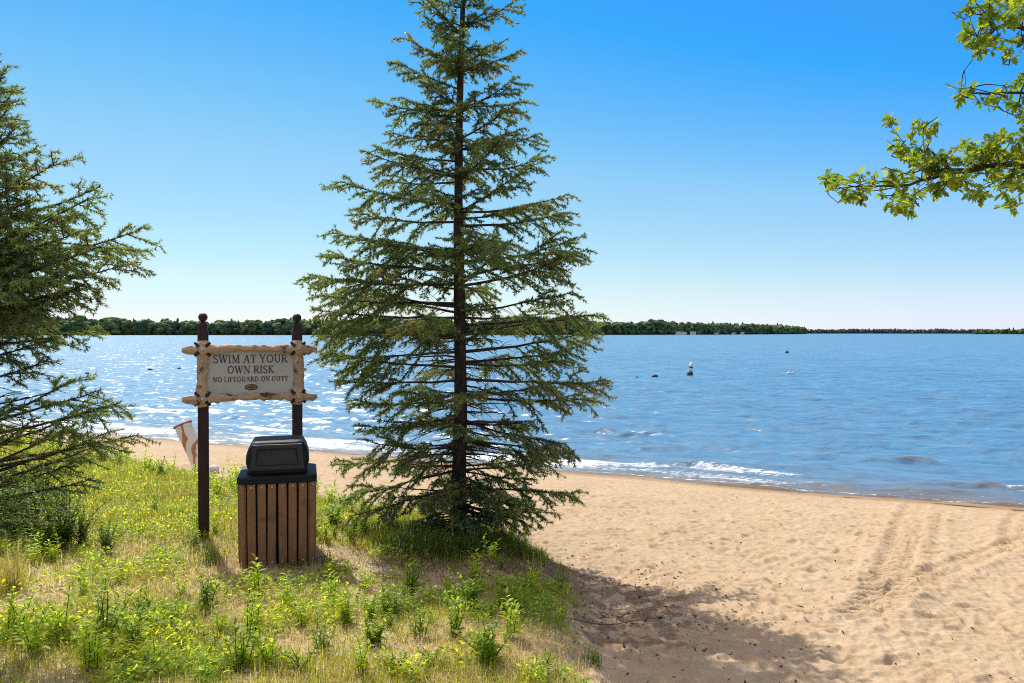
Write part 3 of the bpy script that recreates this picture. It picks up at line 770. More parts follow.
# ------------------------------------------------------------------ spruces
def needles(P0, P1, dens, ln, wd, tint, r, up=.25):
    P0 = np.array(P0); P1 = np.array(P1); tint = np.array(tint)
    d = P1 - P0; Ls = np.linalg.norm(d, axis=1); d = d / (Ls[:, None] + 1e-9)
    cnt = np.maximum(1, (Ls * dens * r.uniform(.8, 1.2, len(Ls))).astype(int)); idx = np.repeat(np.arange(len(Ls)), cnt); n = len(idx)
    t = r.random(n); p = P0[idx] + d[idx] * (Ls[idx] * t)[:, None]
    v = r.normal(0, 1, (n, 3)); v[:, 2] += up; v -= d[idx] * (v * d[idx]).sum(1)[:, None]; v /= np.linalg.norm(v, axis=1)[:, None] + 1e-9
    a = r.uniform(.55, 1.2, n)
    nd = d[idx] * np.cos(a)[:, None] + v * np.sin(a)[:, None]
    sd = np.cross(nd, r.normal(0, 1, (n, 3))); sd /= np.linalg.norm(sd, axis=1)[:, None] + 1e-9
    l = ln * r.uniform(.7, 1.2, n); w_ = wd * r.uniform(.7, 1.2, n)
    V = np.stack([p - sd * w_[:, None] / 2, p + sd * w_[:, None] / 2, p + nd * l[:, None]], 1).reshape(-1, 3)
    C = tint[idx] * r.uniform(.75, 1.3, (n, 1)); C = np.repeat(C, 3, 0)
    return V, np.arange(3 * n).reshape(-1, 3), C

def spruce(name, label, base, height, trunk_r, specs, seed, needle=(.034, .0095), dens=330, lean=0.):
    """specs: (height of attachment, azimuth, length, start pitch, end pitch, bare share, vigour)"""
    r = np.random.default_rng(seed)
    root = empty(name, base); tag(root, label, 'tree')
    tz = np.linspace(-.15, height, 26)
    T = np.stack([lean * tz + .02 * np.sin(tz * 1.3) * (tz > 0), .015 * np.sin(tz * 1.7 + 1), tz], 1)
    tr = trunk_r * (1 - np.clip(tz, 0, None) / height) ** .9 + .006; tr[0] *= 1.35; tr[1] *= 1.15
    mb = MB(); mb.tube(T, tr, 10, True, .10); mb.build('trunk', M['bark'], root, True)
    br = MB(); S0, S1, ST = [], [], []
    def seg_chain(P, tint):
        for k in range(len(P) - 1): S0.append(P[k]); S1.append(P[k + 1]); ST.append(tint)
    for (h, az, Lb, e0, e1, bare, vig) in specs:
        n = 9; ts = np.linspace(0, 1, n)
        start = np.array([np.interp(h, tz, T[:, 0]), np.interp(h, tz, T[:, 1]), h])
        p = start.copy(); P = [p.copy()]; a = az
        for k in range(n - 1):
            t = (k + .5) / (n - 1); e = e0 + (e1 - e0) * t ** 1.3 + r.normal(0, .05); a = az + r.normal(0, .05)
            p = p + Lb / (n - 1) * np.array([math.sin(a) * math.cos(e), math.cos(a) * math.cos(e), math.sin(e)]); P.append(p.copy())
        P = np.array(P)
        r0 = .005 + .0085 * Lb
        br.tube(P, np.linspace(r0, .0025, n), 5, False)
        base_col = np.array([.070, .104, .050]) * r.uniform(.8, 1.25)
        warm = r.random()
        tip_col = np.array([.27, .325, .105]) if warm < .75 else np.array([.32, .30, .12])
        if vig > 0:
            k0 = max(bare, .02); seg_chain(P[int(k0 * (n - 1)) + 1:], base_col)
        # secondary twigs
        sp = .050; m = int(Lb / sp); ck = r.uniform(0, 100)
        for j in range(m):
            t = (j + r.random()) / m
            if t < .08: continue
            pos = np.array([np.interp(t, ts, P[:, q]) for q in range(3)])
            i = min(int(t * (n - 1)), n - 2); fw = P[i + 1] - P[i]; fw /= np.linalg.norm(fw)
            sdv = np.cross(fw, (0, 0, 1)); sdv /= np.linalg.norm(sdv) + 1e-9; upv = np.cross(sdv, fw)
            side = 1 if j % 2 else -1
            l2 = (.30 * Lb ** .8 * min(1, (1 - t) * 1.8 + .38)) * r.uniform(.55, 1.1) + .03
            l2 = min(l2, .46) * (.55 + .9 * float(vnoise(np.array([ck + t * Lb]), np.array([h]), .16, 300)[0]))
            green = t > bare or r.random() < .10
            if not green: l2 *= r.uniform(.35, .9)
            if vig <= 0 and r.random() < .5: continue
            ang_ = r.uniform(.7, 1.05)
            dirv = fw * math.cos(ang_) + sdv * side * math.sin(ang_) + upv * r.normal(-.16, .40)
            dirv /= np.linalg.norm(dirv)
            Q = [pos]; q = pos.copy(); nd = dirv.copy(); mm = 4
            for k in range(mm):
                nd = nd + np.array([0, 0, -.12]) + fw * .10 + r.normal(0, .06, 3); nd /= np.linalg.norm(nd); q = q + nd * l2 / mm; Q.append(q.copy())
            Q = np.array(Q)
            br.tube(Q[::2], np.linspace(.0038, .0016, 3), 3, False)
            if not green or vig <= 0: continue
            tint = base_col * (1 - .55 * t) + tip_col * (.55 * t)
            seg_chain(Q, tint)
            m3 = int(l2 / .033)
            for k in range(m3):
                t3 = (k + r.random()) / max(m3, 1)
                if t3 < .15 or r.random() > vig: continue
                i3 = min(int(t3 * mm), mm - 1); p3 = Q[i3] + (Q[i3 + 1] - Q[i3]) * (t3 * mm - i3); d3 = Q[i3 + 1] - Q[i3]; d3 /= np.linalg.norm(d3)
                s3 = np.cross(d3, upv); s3 /= np.linalg.norm(s3) + 1e-9
                l3 = (.045 + .22 * l2 * (1 - t3 * .6)) * r.uniform(.6, 1.15)
                e3 = d3 * .72 + s3 * (1 if k % 2 else -1) * .62 + np.array([0, 0, r.normal(-.22, .38)]); e3 /= np.linalg.norm(e3)
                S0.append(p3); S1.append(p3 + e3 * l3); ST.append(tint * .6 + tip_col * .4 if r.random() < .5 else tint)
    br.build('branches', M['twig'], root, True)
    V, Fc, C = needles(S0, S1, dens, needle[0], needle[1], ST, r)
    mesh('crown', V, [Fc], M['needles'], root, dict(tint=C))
    print(name, 'needles', len(Fc), 'branches', len(specs))
    return root

TX, TY = (457 - 512) / F * 7.4, 7.4
tb = gz(TX, TY); mp = TY / F
hh = lambda py: CAMZ - (py - HY) * mp - tb              # height above the tree's foot for an image row
prof_y = [-125, -60, 0, 60, 100, 150, 190, 240, 280, 335, 385, 430, 470, 505, 528]
prof_r = [4, 26, 50, 64, 78, 88, 108, 118, 136, 148, 136, 106, 94, 86, 56]
crown_r = lambda py: float(np.interp(py, prof_y, prof_r)) * mp
sr = np.random.default_rng(21)
specs = []
RIGHT = [(30, 517, 3), (72, 528, 60), (106, 534, 94), (140, 523, 113), (150, 542, 141), (172, 557, 156), (212, 578, 192), (226, 581, 212), (262, 574, 240), (286, 590, 258), (312, 574, 300), (325, 597, 320), (352, 622, 334),
         (362, 592, 352), (378, 607, 384), (396, 590, 400), (420, 574, 440), (440, 575, 455), (470, 556, 470), (488, 576, 492), (505, 548, 512)]
LEFT = [(28, 415, 3), (66, 403, 42), (90, 393, 62), (118, 371, 102), (140, 388, 130), (162, 375, 147), (182, 372, 176), (205, 340, 187), (222, 352, 214), (250, 330, 236), (270, 334, 262), (283, 313, 279), (304, 308, 296), (318, 314, 318), (336, 322, 336),
        (352, 332, 362), (380, 345, 385), (400, 352, 408), (424, 362, 428), (452, 342, 470), (470, 345, 500), (486, 352, 520)]
for lst, az in ((RIGHT, R(90)), (LEFT, R(-90))):
    for a_py, tx, ty in lst:
        h0 = hh(a_py); dx = abs(tx - 460) * mp; dz = (a_py - ty) * mp
        Lb = math.hypot(dx, dz) * (1.0 if a_py > 240 else .965); e = math.atan2(dz, dx)
        low = a_py > 300
        specs.append((h0, az + sr.normal(0, .22), Lb, e - (.10 if not low else .02), e + (.18 if not low else .12), .12 if a_py < 150 else (.25 if a_py < 300 else .42), 1.0))
g_a = 0.
for tier in (-118, -96, -72, -48, -22, 6, 34, 70, 108, 146, 180, 214, 252, 284, 312, 338, 366, 396, 424, 448, 470, 490, 508, 524):
    for k in range(4 if tier < 60 else (4 if tier < 400 else 7)):
        g_a += 2.39996 + sr.normal(0, .2); py = tier + sr.uniform(-6, 6)
        rr = crown_r(py) * sr.uniform(.60, .94)
        up0 = np.interp(py, [-120, 0, 150, 300, 420, 530], [.75, .42, .20, .04, -.06, -.16]) + sr.normal(0, .06)
        bare = float(np.interp(py, [-120, 100, 250, 350, 430, 530], [0, .10, .30, .46, .36, .2])) + sr.normal(0, .05)
        vig = 1. if (py < 380 or sr.random() < .9) else 0.
        specs.append((hh(py), g_a, rr, up0, up0 + sr.uniform(.05, .25), max(0, bare), vig))
for k in range(70):                                  # short leafy shoots close to the stem, upper two thirds
    py = sr.uniform(-60, 350); specs.append((hh(py), sr.uniform(0, 6.28), min(crown_r(py) * .6, sr.uniform(.18, .5)), sr.uniform(-.1, .5), sr.uniform(.0, .4), .08, 1.))
for k in range(110):                                  # dead inner twigs on the lower trunk
    py = sr.uniform(330, 530); specs.append((hh(py), sr.uniform(0, 6.28), sr.uniform(.2, .75), sr.uniform(-.35, .15), sr.uniform(-.5, .2), 1., 0.))
spruce('spruce_tree', 'tall layered spruce standing alone at the edge of the sand', (TX, TY, tb), hh(-128), .072, specs, 3, lean=.010)

# left spruce, trunk outside the frame
UX, UY = (-62 - 512) / F * 4.4, 4.4
ub = gz(UX, UY); up_ = UY / F
h2 = lambda py: CAMZ - (py - HY) * up_ - ub
specs = []
LT = [(110, 8, 54), (128, 18, 78), (150, 32, 98), (175, 44, 116), (196, 62, 140), (222, 82, 166), (240, 104, 188), (262, 122, 208), (276, 141, 228), (292, 130, 250), (300, 122, 270), (318, 96, 286), (330, 84, 300), (350, 100, 330), (366, 70, 345),
      (392, 78, 360), (430, 118, 384), (448, 140, 402), (470, 138, 438), (476, 112, 440), (482, 92, 424), (500, 60, 470), (515, 70, 490), (520, 44, 520),
      (462, 104, 412), (474, 88, 418), (488, 118, 430), (496, 96, 448), (505, 84, 462), (508, 108, 478), (455, 70, 398), (440, 92, 378)]
for a_py, tx, ty in LT:
    for rep in range(2 if a_py < 330 else 1):
        f = 1 if rep == 0 else sr.uniform(.72, .95)
        dx = (abs(tx + 62) - (13 if ty < 330 else 26)) * up_ * f; dz = (a_py - ty) * up_ * f
        e = math.atan2(dz, dx); low = a_py > 385
        specs.append((h2(a_py + (0 if rep == 0 else sr.uniform(-14, 14))), R(90) + sr.normal(0, .16 if rep == 0 else .5), math.hypot(dx, dz) * 1.02, e - .08, e + (.12 if not low else .05), .25 if not low else .60, 1. if not low else .55))
py = 505.; g_a = 1.
while py > -100:
    for k in range(7 if py < 320 else 5):
        g_a += 2.39996 + sr.normal(0, .2)
        rr = np.interp(py, [-60, 55, 115, 170, 230, 300, 350, 400, 450, 505], [8, 60, 95, 125, 165, 140, 120, 150, 150, 110]) * up_ * sr.uniform(.6, .86)
        e = np.interp(py, [-60, 100, 250, 400, 505], [.8, .55, .35, .2, .0]) + sr.normal(0, .1)
        if py > 300 and sr.random() < .75: continue
        specs.append((h2(py + 40), g_a, rr, e, e + .2, .2 if py < 330 else .5, 1. if (py < 340 or sr.random() < .6) else 0.))
    py -= 22
spruce('spruce_tree', 'bushy spruce cut by the left edge of the photograph, low branches reaching right', (UX, UY, ub), h2(-115), .095, specs, 8, (.028, .0075), 340)

# ------------------------------------------------------------------ oak at the right, one leafy limb reaching into view
def oak():
    r = np.random.default_rng(31)
    ox, oy = 6.3, 4.3; oz = gz(ox, oy)
    root = empty('oak_tree', (ox, oy, oz)); tag(root, 'oak whose leafy branches reach in from the upper right corner', 'tree')
    W = lambda px, py, Y: np.array([(px - 512) / F * Y - ox, Y - oy, CAMZ - (py - HY) * Y / F - oz])
    mb = MB(); P = np.array([(0, 0, -.2), (.03, .02, .8), (-.02, .05, 2), (-.1, .1, 3.2), (-.05, .1, 4.6), (.1, .2, 6)]); mb.tube(P, [.26, .2, .18, .16, .13, .06], 12, True, .08); mb.build('trunk', M['oakbark'], root, True)
    br = MB()
    def limb(pts, r0, r1):
        pts = np.array(pts); t = np.linspace(0, 1, len(pts)); tt = np.linspace(0, 1, len(pts) * 4)
        Q = np.stack([np.interp(tt, t, pts[:, q]) for q in range(3)], 1); Q[1:-1] += r.normal(0, .012, (len(Q) - 2, 3))
        br.tube(Q, np.linspace(r0, r1, len(Q)), 6, False); return Q
    joint = np.array([-.1, .1, 3.1])
    A = limb([joint, W(1180, 190, 4.9), W(1080, 170, 5.0), W(1010, 165, 5.1), W(950, 172, 5.15), W(905, 185, 5.2), W(836, 189, 5.2)], .042, .003)
    B = limb([joint + (0, 0, .5), W(1160, 60, 5.0), W(1070, 40, 5.1), W(1000, 28, 5.2), W(972, 40, 5.2)], .036, .004)
    limb([W(1070, 60, 5.1), W(1030, 92, 5.1), W(975, 95, 5.1), W(952, 100, 5.1)], .014, .003)
    cl = [(993, 26, 30, 24, 80), (980, 48, 16, 10, 30), (1018, 20, 16, 26, 60), (1003, 58, 8, 9, 12), (976, 96, 24, 9, 34), (955, 102, 8, 8, 14), (1021, 97, 12, 20, 40), (1022, 122, 8, 10, 14),
          (895, 124, 7, 6, 10), (911, 134, 9, 8, 14), (927, 130, 8, 8, 14), (905, 152, 15, 10, 34), (892, 190, 13, 17, 44), (897, 207, 14, 8, 26), (845, 186, 20, 12, 36), (830, 182, 8, 7, 9), (853, 200, 14, 5, 12), (871, 180, 6, 5, 6),
          (922, 165, 14, 10, 32), (945, 166, 20, 12, 56), (935, 190, 14, 9, 26), (955, 186, 12, 9, 22), (968, 152, 12, 9, 24), (984, 162, 20, 16, 64), (974, 196, 10, 8, 20), (1000, 146, 18, 12, 48), (1014, 172, 14, 18, 54), (1010, 208, 10, 8, 14), (1004, 192, 8, 8, 12), (1020, 150, 10, 16, 30),
          (1060, 20, 30, 40, 90), (1060, 110, 28, 30, 70), (1060, 170, 30, 28, 80), (1110, 60, 40, 40, 90), (1110, 160, 36, 36, 80), (1180, 90, 50, 60, 120), (1000, -20, 34, 22, 70), (1070, -60, 50, 40, 90)]
    # lobed leaf outline in its own plane
    half_l = [(0, 0), (.04, .10), (.14, .22), (.08, .34), (.25, .46), (.11, .57), (.26, .72), (.11, .80), (.10, .92), (0, 1.0)]
    leafL = np.array(half_l); k = len(leafL)
    V, Fs, C, n = [], [], [], 0
    allp = np.concatenate([A, B])
    for (cx, cy, rx, ry, cnt) in cl:
        Yc = 5.1 + r.normal(0, .12); c = W(cx, cy, Yc)
        # twigs from the nearest limb into the cluster
        i = np.argmin(((allp - c - np.array([.26, 0, -.05])) ** 2).sum(1)); tips = []
        for q in range(max(3, cnt // 4)):
            tip = W(cx + r.uniform(-1, 1) * rx, cy + r.uniform(-1, 1) * ry, Yc + r.normal(0, .12))
            if q % 4 == 0 or not tips: root_p = allp[int(np.clip(i + r.integers(-3, 4), 0, len(allp) - 1))] if q % 8 == 0 else tips[-1][0]
            else: root_p = tips[-1][0] if r.random() < .7 else tips[-1][1]
            m_ = root_p * .45 + tip * .55 + r.normal(0, .035, 3)
            br.tube([root_p, (root_p + m_) / 2 + r.normal(0, .012, 3), m_, (m_ + tip) / 2 + r.normal(0, .008, 3), tip], [.0045, .0036, .0026, .0018, .0012], 4, False); tips.append((m_, tip))
        for q in range(int(cnt * 3.2)):
            m_, tip = tips[r.integers(len(tips))]
            t = r.uniform(.25, 1.08); p = m_ + (tip - m_) * t
            ln = r.uniform(.040, .072)
            d = r.normal(0, 1, 3) + (tip - m_) / (np.linalg.norm(tip - m_) + 1e-6) * .8; d[2] -= .15; d /= np.linalg.norm(d)
            s_ = np.cross(d, r.normal(0, 1, 3) + np.array([0, 0, 1.2])); s_ /= np.linalg.norm(s_); u_ = np.cross(s_, d)
            fold = r.uniform(.1, .5); col = np.array([.18, .25, .035]) * r.uniform(.65, 1.2) if r.random() < .6 else np.array([.30, .32, .045]) * r.uniform(.8, 1.2)
            lv = []
            for sg in (1, -1):
                for (w_, l_) in leafL: lv.append(p + d * l_ * ln + s_ * sg * w_ * ln * 1.05 + u_ * (w_ * fold - .15 * l_ * l_) * ln)
            mid_ = [p + d * l_ * ln - u_ * .15 * l_ * l_ * ln for (_, l_) in leafL]
            V += lv + mid_
            for sg in (0, 1):
                for j in range(k - 1):
                    q4 = (n + sg * k + j, n + sg * k + j + 1, n + 2 * k + j + 1, n + 2 * k + j); Fs.append(q4)
            n += 3 * k; C += [col] * (3 * k)
    br.build('branches', M['oakbark'], root, True)
    mesh('crown', np.array(V), [np.array(Fs)], M['oakleaf'], root, dict(tint=np.array(C)))
oak()

# ------------------------------------------------------------------ grass
def blades(n_try, seed, xr, yr, dens_fn, hgt_fn, col_fn, wid=(.0035, .006), flat=0.):
    r = np.random.default_rng(seed)
    # candidate points spread evenly in angle and log distance so that near ground gets more blades
    th = r.uniform(math.atan2(xr[0], 4.2), xr[1], n_try); q = np.exp(r.uniform(math.log(yr[0]), math.log(yr[1]), n_try))
    x = np.sin(th) * q; y = np.cos(th) * q
    keep = r.random(n_try) < dens_fn(x, y); x, y = x[keep], y[keep]; n = len(x)
    z = ground_z(x, y) - .008
    h = hgt_fn(x, y, r) ; sc = np.clip(np.hypot(x, y) / 6., .8, 2.6)
    a = r.uniform(0, 2 * np.pi, n); lean = np.clip(r.normal(.55, .42, n), 0, 1.45)
    lean = np.where(r.random(n) < flat, r.uniform(1.15, 1.5, n), lean)
    d = np.stack([np.cos(a), np.sin(a), np.zeros(n)], 1); s = np.stack([-np.sin(a), np.cos(a), np.zeros(n)], 1)
    w_ = r.uniform(*wid, n) * sc
    p = np.stack([x, y, z], 1)
    p1 = p + (d * np.sin(lean * .6)[:, None] + np.array([0, 0, 1.]) * np.cos(lean * .6)[:, None]) * (h * .5)[:, None]
    p2 = p1 + (d * np.sin(lean * 1.5)[:, None] + np.array([0, 0, 1.]) * np.cos(lean * 1.5)[:, None]) * (h * .5)[:, None]
    p2[:, 2] = np.maximum(p2[:, 2], z + .006)
    V = np.stack([p - s * w_[:, None] / 2, p + s * w_[:, None] / 2, p1 - s * w_[:, None] * .4, p1 + s * w_[:, None] * .4, p2], 1).reshape(-1, 3)
    i = np.arange(n) * 5
    return V, np.stack([i, i + 1, i + 3, i + 2], 1), np.stack([i + 2, i + 3, i + 4], 1), np.repeat(col_fn(x, y, r), 5, 0)

def gdens(x, y):
    v = vegd(x, y); n1 = fbm(x, y, 1.0, 110); n2 = vnoise(x, y, .22, 115)
    d = sstep(-.05, .4, v) * np.clip((.18 + sstep(.33, .58, n1 * .62 + n2 * .38)) + .45 * sstep(8, 11, y) + .35 * sstep(-2.2, -4, x) * sstep(6, 8, y), 0, 1)
    d *= (.36 + .64 * sstep(6.2, 8.2, y))
    d *= 1 - .9 * bare_patch(x, y)
    d *= 1 - .8 * sstep(.55, .2, np.hypot((x - .15) / 1.0, (y - 6.15) / 1.0))
    d *= 1 - .85 * sstep(1.1, .3, np.hypot((x + .5) / 1.25, (y - 6.7) / 1.0))
    return np.clip(d + tuft(x, y), 0, 1) * (inland(x, y) > 1.5)
def ghgt(x, y, r):
    return (r.uniform(.035, .11, len(x)) * (.7 + .8 * fbm(x, y, .7, 120)) + .05 * sstep(8, 11, y) * r.random(len(x)) + .13 * tuft(x, y) * r.uniform(.3, 1.2, len(x)))
def gcol(x, y, r):
    k = r.random(len(x)); t = tuft(x, y); n = fbm(x, y, .8, 130)
    g1 = np.array([.24, .28, .04]); g2 = np.array([.38, .35, .05]); g3 = np.array([.12, .17, .03]); st = np.array([.55, .45, .23])
    c = np.where((k < .40 + .5 * (n - .5))[:, None], g1, np.where((k < .80)[:, None], g2, st))
    c = np.where((k > .93)[:, None], g3, c)
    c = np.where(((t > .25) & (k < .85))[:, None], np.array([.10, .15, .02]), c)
    return c * r.uniform(.75, 1.25, (len(x), 1))
V, q, t, C = blades(620000, 201, (-7, .22), (3.6, 19), gdens, ghgt, gcol)
print('grass', len(q))
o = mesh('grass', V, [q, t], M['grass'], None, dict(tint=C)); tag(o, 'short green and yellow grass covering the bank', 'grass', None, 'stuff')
def sdens(x, y):
    v = vegd(x, y); n1 = fbm(x, y, .7, 140)
    return np.clip(sstep(-.25, .4, v) * (.35 + .5 * sstep(.4, .65, n1) - .15 * bare_patch(x, y)), 0, 1) * (inland(x, y) > 1.5) * (1 - .6 * sstep(9, 12, y))
def shgt(x, y, r): return r.uniform(.04, .15, len(x))
def scol(x, y, r):
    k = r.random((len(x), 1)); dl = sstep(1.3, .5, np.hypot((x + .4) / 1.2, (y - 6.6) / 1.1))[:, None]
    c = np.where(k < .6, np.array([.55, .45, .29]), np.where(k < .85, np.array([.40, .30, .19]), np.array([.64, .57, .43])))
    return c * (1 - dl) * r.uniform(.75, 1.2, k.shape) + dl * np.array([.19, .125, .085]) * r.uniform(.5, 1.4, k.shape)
V, q, t, C = blades(300000, 202, (-7, .22), (3.6, 15), sdens, shgt, scol, (.0025, .0045), .85)
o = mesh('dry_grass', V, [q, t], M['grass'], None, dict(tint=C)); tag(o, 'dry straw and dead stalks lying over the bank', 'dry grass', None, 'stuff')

# low broad leaved ground cover in patches
def cover(n_try, seed):
    r = np.random.default_rng(seed)
    th = r.uniform(-.95, .22, n_try); q = np.exp(r.uniform(math.log(3.8), math.log(13), n_try)); x = np.sin(th) * q; y = np.cos(th) * q
    pn = .55 * vnoise(x, y, .42, 150) + .45 * vnoise(x, y, .16, 151) + .16 * sstep(-.5, -3, x)
    keep = (r.random(n_try) < (.85 * sstep(.53, .70, pn))) & (vegd(x, y) > .12) & (r.random(n_try) > bare_patch(x, y) * .9) & (inland(x, y) > 2) & (np.hypot((x - .1) / 1.1, (y - 6.3) / .9) > .7) & (np.hypot(x - bx, y - by + .25) > .62)
    x, y, pn = x[keep], y[keep], pn[keep]; n = len(x)
    H = (.015 + .10 * r.random(n) * sstep(.48, .72, pn)); z = ground_z(x, y) + H
    a = r.uniform(0, 2 * np.pi, n); el = r.normal(.25, .4, n); c = np.stack([x, y, z], 1)
    d = np.stack([np.cos(a) * np.cos(el), np.sin(a) * np.cos(el), np.sin(el)], 1); s_ = np.stack([-np.sin(a), np.cos(a), r.normal(0, .35, n)], 1)
    l = r.uniform(.020, .055, n)[:, None]; w_ = l * r.uniform(.11, .24, n)[:, None]
    V = np.stack([c, c + d * l * .45 + s_ * w_, c + d * l - np.array([0, 0, .12]) * l, c + d * l * .45 - s_ * w_], 1).reshape(-1, 3)
    hue = fbm(x, y, .5, 155)[:, None] + r.normal(0, .08, (n, 1))
    C = np.where(hue > .5, np.array([.44, .46, .065]), np.array([.30, .39, .06])) * r.uniform(.7, 1.25, (n, 1)); C = np.where(r.random((n, 1)) < .12, np.array([.12, .19, .035]), C)
    o = mesh('ground_cover', V, [np.arange(4 * n).reshape(-1, 4)], M['weed'], None, dict(tint=np.repeat(C, 4, 0)))
    print('cover', n)
    return tag(o, 'low leafy ground cover in bright green patches on the bank', 'ground cover', None, 'stuff')
cover(260000, 203)

# bark chips, cone scales and leaf bits lying on the sand, thickest below the spruce
def debris(seed):
    r = np.random.default_rng(seed); n = 26000
    th = r.uniform(-.75, .72, n); q = np.exp(r.uniform(math.log(3.8), math.log(16), n)); x = np.sin(th) * q; y = np.cos(th) * q
    near = np.exp(-(((x - .9) / 1.0) ** 2 + ((y - 6.1) / 1.3) ** 2)) * (.3 + 1.2 * sstep(.42, .62, fbm(x, y, .25, 66))) + 1.0 * np.exp(-(((x + .3) / .9) ** 2 + ((y - 6.8) / .8) ** 2))
    shore = .35 * np.exp(-((inland(x, y) - .55) / .22) ** 2)
    keep = r.random(n) < np.clip(.018 + near * .45 + shore, 0, 1) * (inland(x, y) > .25)
    x, y = x[keep], y[keep]; n = len(x); z = ground_z(x, y) + relief_at(x, y) * sstep(.25, 1.4, inland(x, y)) + .004
    a = r.uniform(0, 6.28, n); l = r.uniform(.004, .015, n) * np.where(r.random(n) < .05, 2.2, 1); w_ = l * r.uniform(.18, .5, n); t = r.uniform(.002, .006, n)
    u = np.stack([np.cos(a), np.sin(a), r.normal(0, .25, n)], 1); v = np.stack([-np.sin(a), np.cos(a), r.normal(0, .25, n)], 1); c = np.stack([x, y, z], 1); up3 = np.array([0, 0, 1.])
    P = [c + u * (i * l)[:, None] + v * (j * w_)[:, None] + up3 * (k_ * t)[:, None] for k_ in (0, 1) for i, j in ((-1, -.3), (.1, -1), (1, .1), (-.2, 1))]
    V = np.stack(P, 1).reshape(-1, 3); b = np.arange(n)[:, None] * 8
    F4 = np.concatenate([b + np.array(f) for f in ((4, 5, 6, 7), (0, 1, 5, 4), (1, 2, 6, 5), (2, 3, 7, 6), (3, 0, 4, 7))])
    cols = np.array([(.07, .045, .03), (.13, .085, .05), (.05, .04, .03), (.22, .15, .09)])[r.integers(0, 4, n)]
    o = mesh('beach_litter', V, [F4], M['chips'], None, dict(tint=np.repeat(cols * r.uniform(.7, 1.3, (n, 1)), 8, 0)))
    print('debris', n)
    return tag(o, 'dark bark chips and leaf bits scattered over the sand and below the spruce', 'litter', None, 'stuff')
M['chips'] = foliage('bark_chips', 0., .9, (1, 1, 1), .1)
debris(204)

# ------------------------------------------------------------------ weeds, shrubs, tufts
def leaf_geo(p, d, s_, u_, ln, wd, curl):
    """a pointed leaf of 2 x 4 quads folded along its midrib"""
    prof = [(0, .05), (.25, .75), (.5, 1.), (.78, .6), (1, .03)]
    Vv = []
    for t, w_ in prof:
        c = p + d * t * ln - u_ * curl * t * t * ln
        Vv += [c - s_ * w_ * wd / 2 + u_ * w_ * wd * .18, c, c + s_ * w_ * wd / 2 + u_ * w_ * wd * .18]
    f = []
    for i in range(4):
        for j in range(2): a = i * 3 + j; f.append((a, a + 1, a + 4, a + 3))
    return np.array(Vv), np.array(f)
def make_weed(seed, H, stems, lw, ll, npl, cols, spread=.5):
    r = np.random.default_rng(seed); st = MB(); V, Fc, C, n = [], [], [], 0
    for s in range(stems):
        a = r.uniform(0, 6.28); ln_ = H * r.uniform(.6, 1.05); le = r.uniform(.05, spread)
        P = [np.array([r.normal(0, .015), r.normal(0, .015), -.01])]
        for k in range(5):
            e = le * (.5 + .15 * k); P.append(P[-1] + ln_ / 5 * np.array([math.cos(a) * math.sin(e), math.sin(a) * math.sin(e), math.cos(e)]) + r.normal(0, .004, 3))
        P = np.array(P); st.tube(P, np.linspace(.0032, .0012, 6), 4, False)
        for j in range(npl):
            t = (j + .5 + r.uniform(-.3, .3)) / npl; t = .12 + .88 * t; p = np.array([np.interp(t, np.linspace(0, 1, 6), P[:, q]) for q in range(3)])
            b = j * 2.4 + r.normal(0, .3); el = r.uniform(.1, .7) + .4 * t
            d = np.array([math.cos(b) * math.cos(el), math.sin(b) * math.cos(el), math.sin(el)]); s_ = np.array([-math.sin(b), math.cos(b), 0.]); u_ = np.cross(s_, d) * -1
            if u_[2] < 0: u_ = -u_
            v, f = leaf_geo(p, d, s_, u_, ll * (1.15 - .5 * t) * r.uniform(.7, 1.2), lw * (1.1 - .4 * t) * r.uniform(.8, 1.2), r.uniform(.1, .5))
            V.append(v); Fc.append(f + n); n += len(v)
            c = np.array(cols[r.integers(len(cols))]) * r.uniform(.8, 1.2); C.append(np.tile(c, (len(v), 1)))
    return st, np.concatenate(V), np.concatenate(Fc), np.concatenate(C)
YG = [(.38, .46, .06), (.33, .42, .06), (.43, .46, .065)]; DG = [(.075, .115, .03), (.11, .16, .035)]; MG = [(.23, .31, .045), (.18, .27, .045), (.28, .34, .05)]
kinds = {}
def plant_proto(name, *args):
    st, V, Fc, C = make_weed(*args)
    root = empty(name, (0, 0, -50)); s_ = st.build('stem', M['stick'] if False else M['weedstem'], root); mesh('leaves', V, [Fc], M['weed'], root, dict(tint=C))
    return root
M['weedstem'] = simple('weed_stem', (.11, .12, .035), .8, .2, .4, 20)
protos = [plant_proto('weed', 301, .26, 5, .026, .066, 16, YG), plant_proto('weed', 302, .22, 7, .024, .056, 13, MG), plant_proto('weed', 303, .30, 4, .030, .074, 15, YG),
          plant_proto('weed', 304, .16, 7, .020, .045, 8, MG, .9), plant_proto('weed', 305, .24, 6, .020, .055, 15, MG)]
bushp = plant_proto('leafy_weed', 306, .20, 15, .026, .050, 10, MG, .95)
shrub = plant_proto('low_shrub', 307, .48, 30, .024, .046, 20, DG, .95)
used = set()
def place(proto, x, y, sc, label, cat, group=None):
    if proto.name in used:
        c = proto.copy(); COL.objects.link(c)
        for ch in list(proto.children):
            k = ch.copy(); COL.objects.link(k); k.parent = c
    else: c = proto; used.add(proto.name)
    c.location = (x, y, gz(x, y) - .005); c.rotation_euler = (random.uniform(-.08, .08), random.uniform(-.08, .08), random.uniform(0, 6.28)); c.scale = (sc,) * 3
    for k in ('label', 'category', 'group'):
        if k in c: del c[k]
    return tag(c, label, cat, group)
pp = lambda px, py: at(px, py)[:2]
x, y = pp(488, 668); place(bushp, x, y, 1.25, 'compact dark green leafy weed at the bottom edge beside the sand', 'weed')
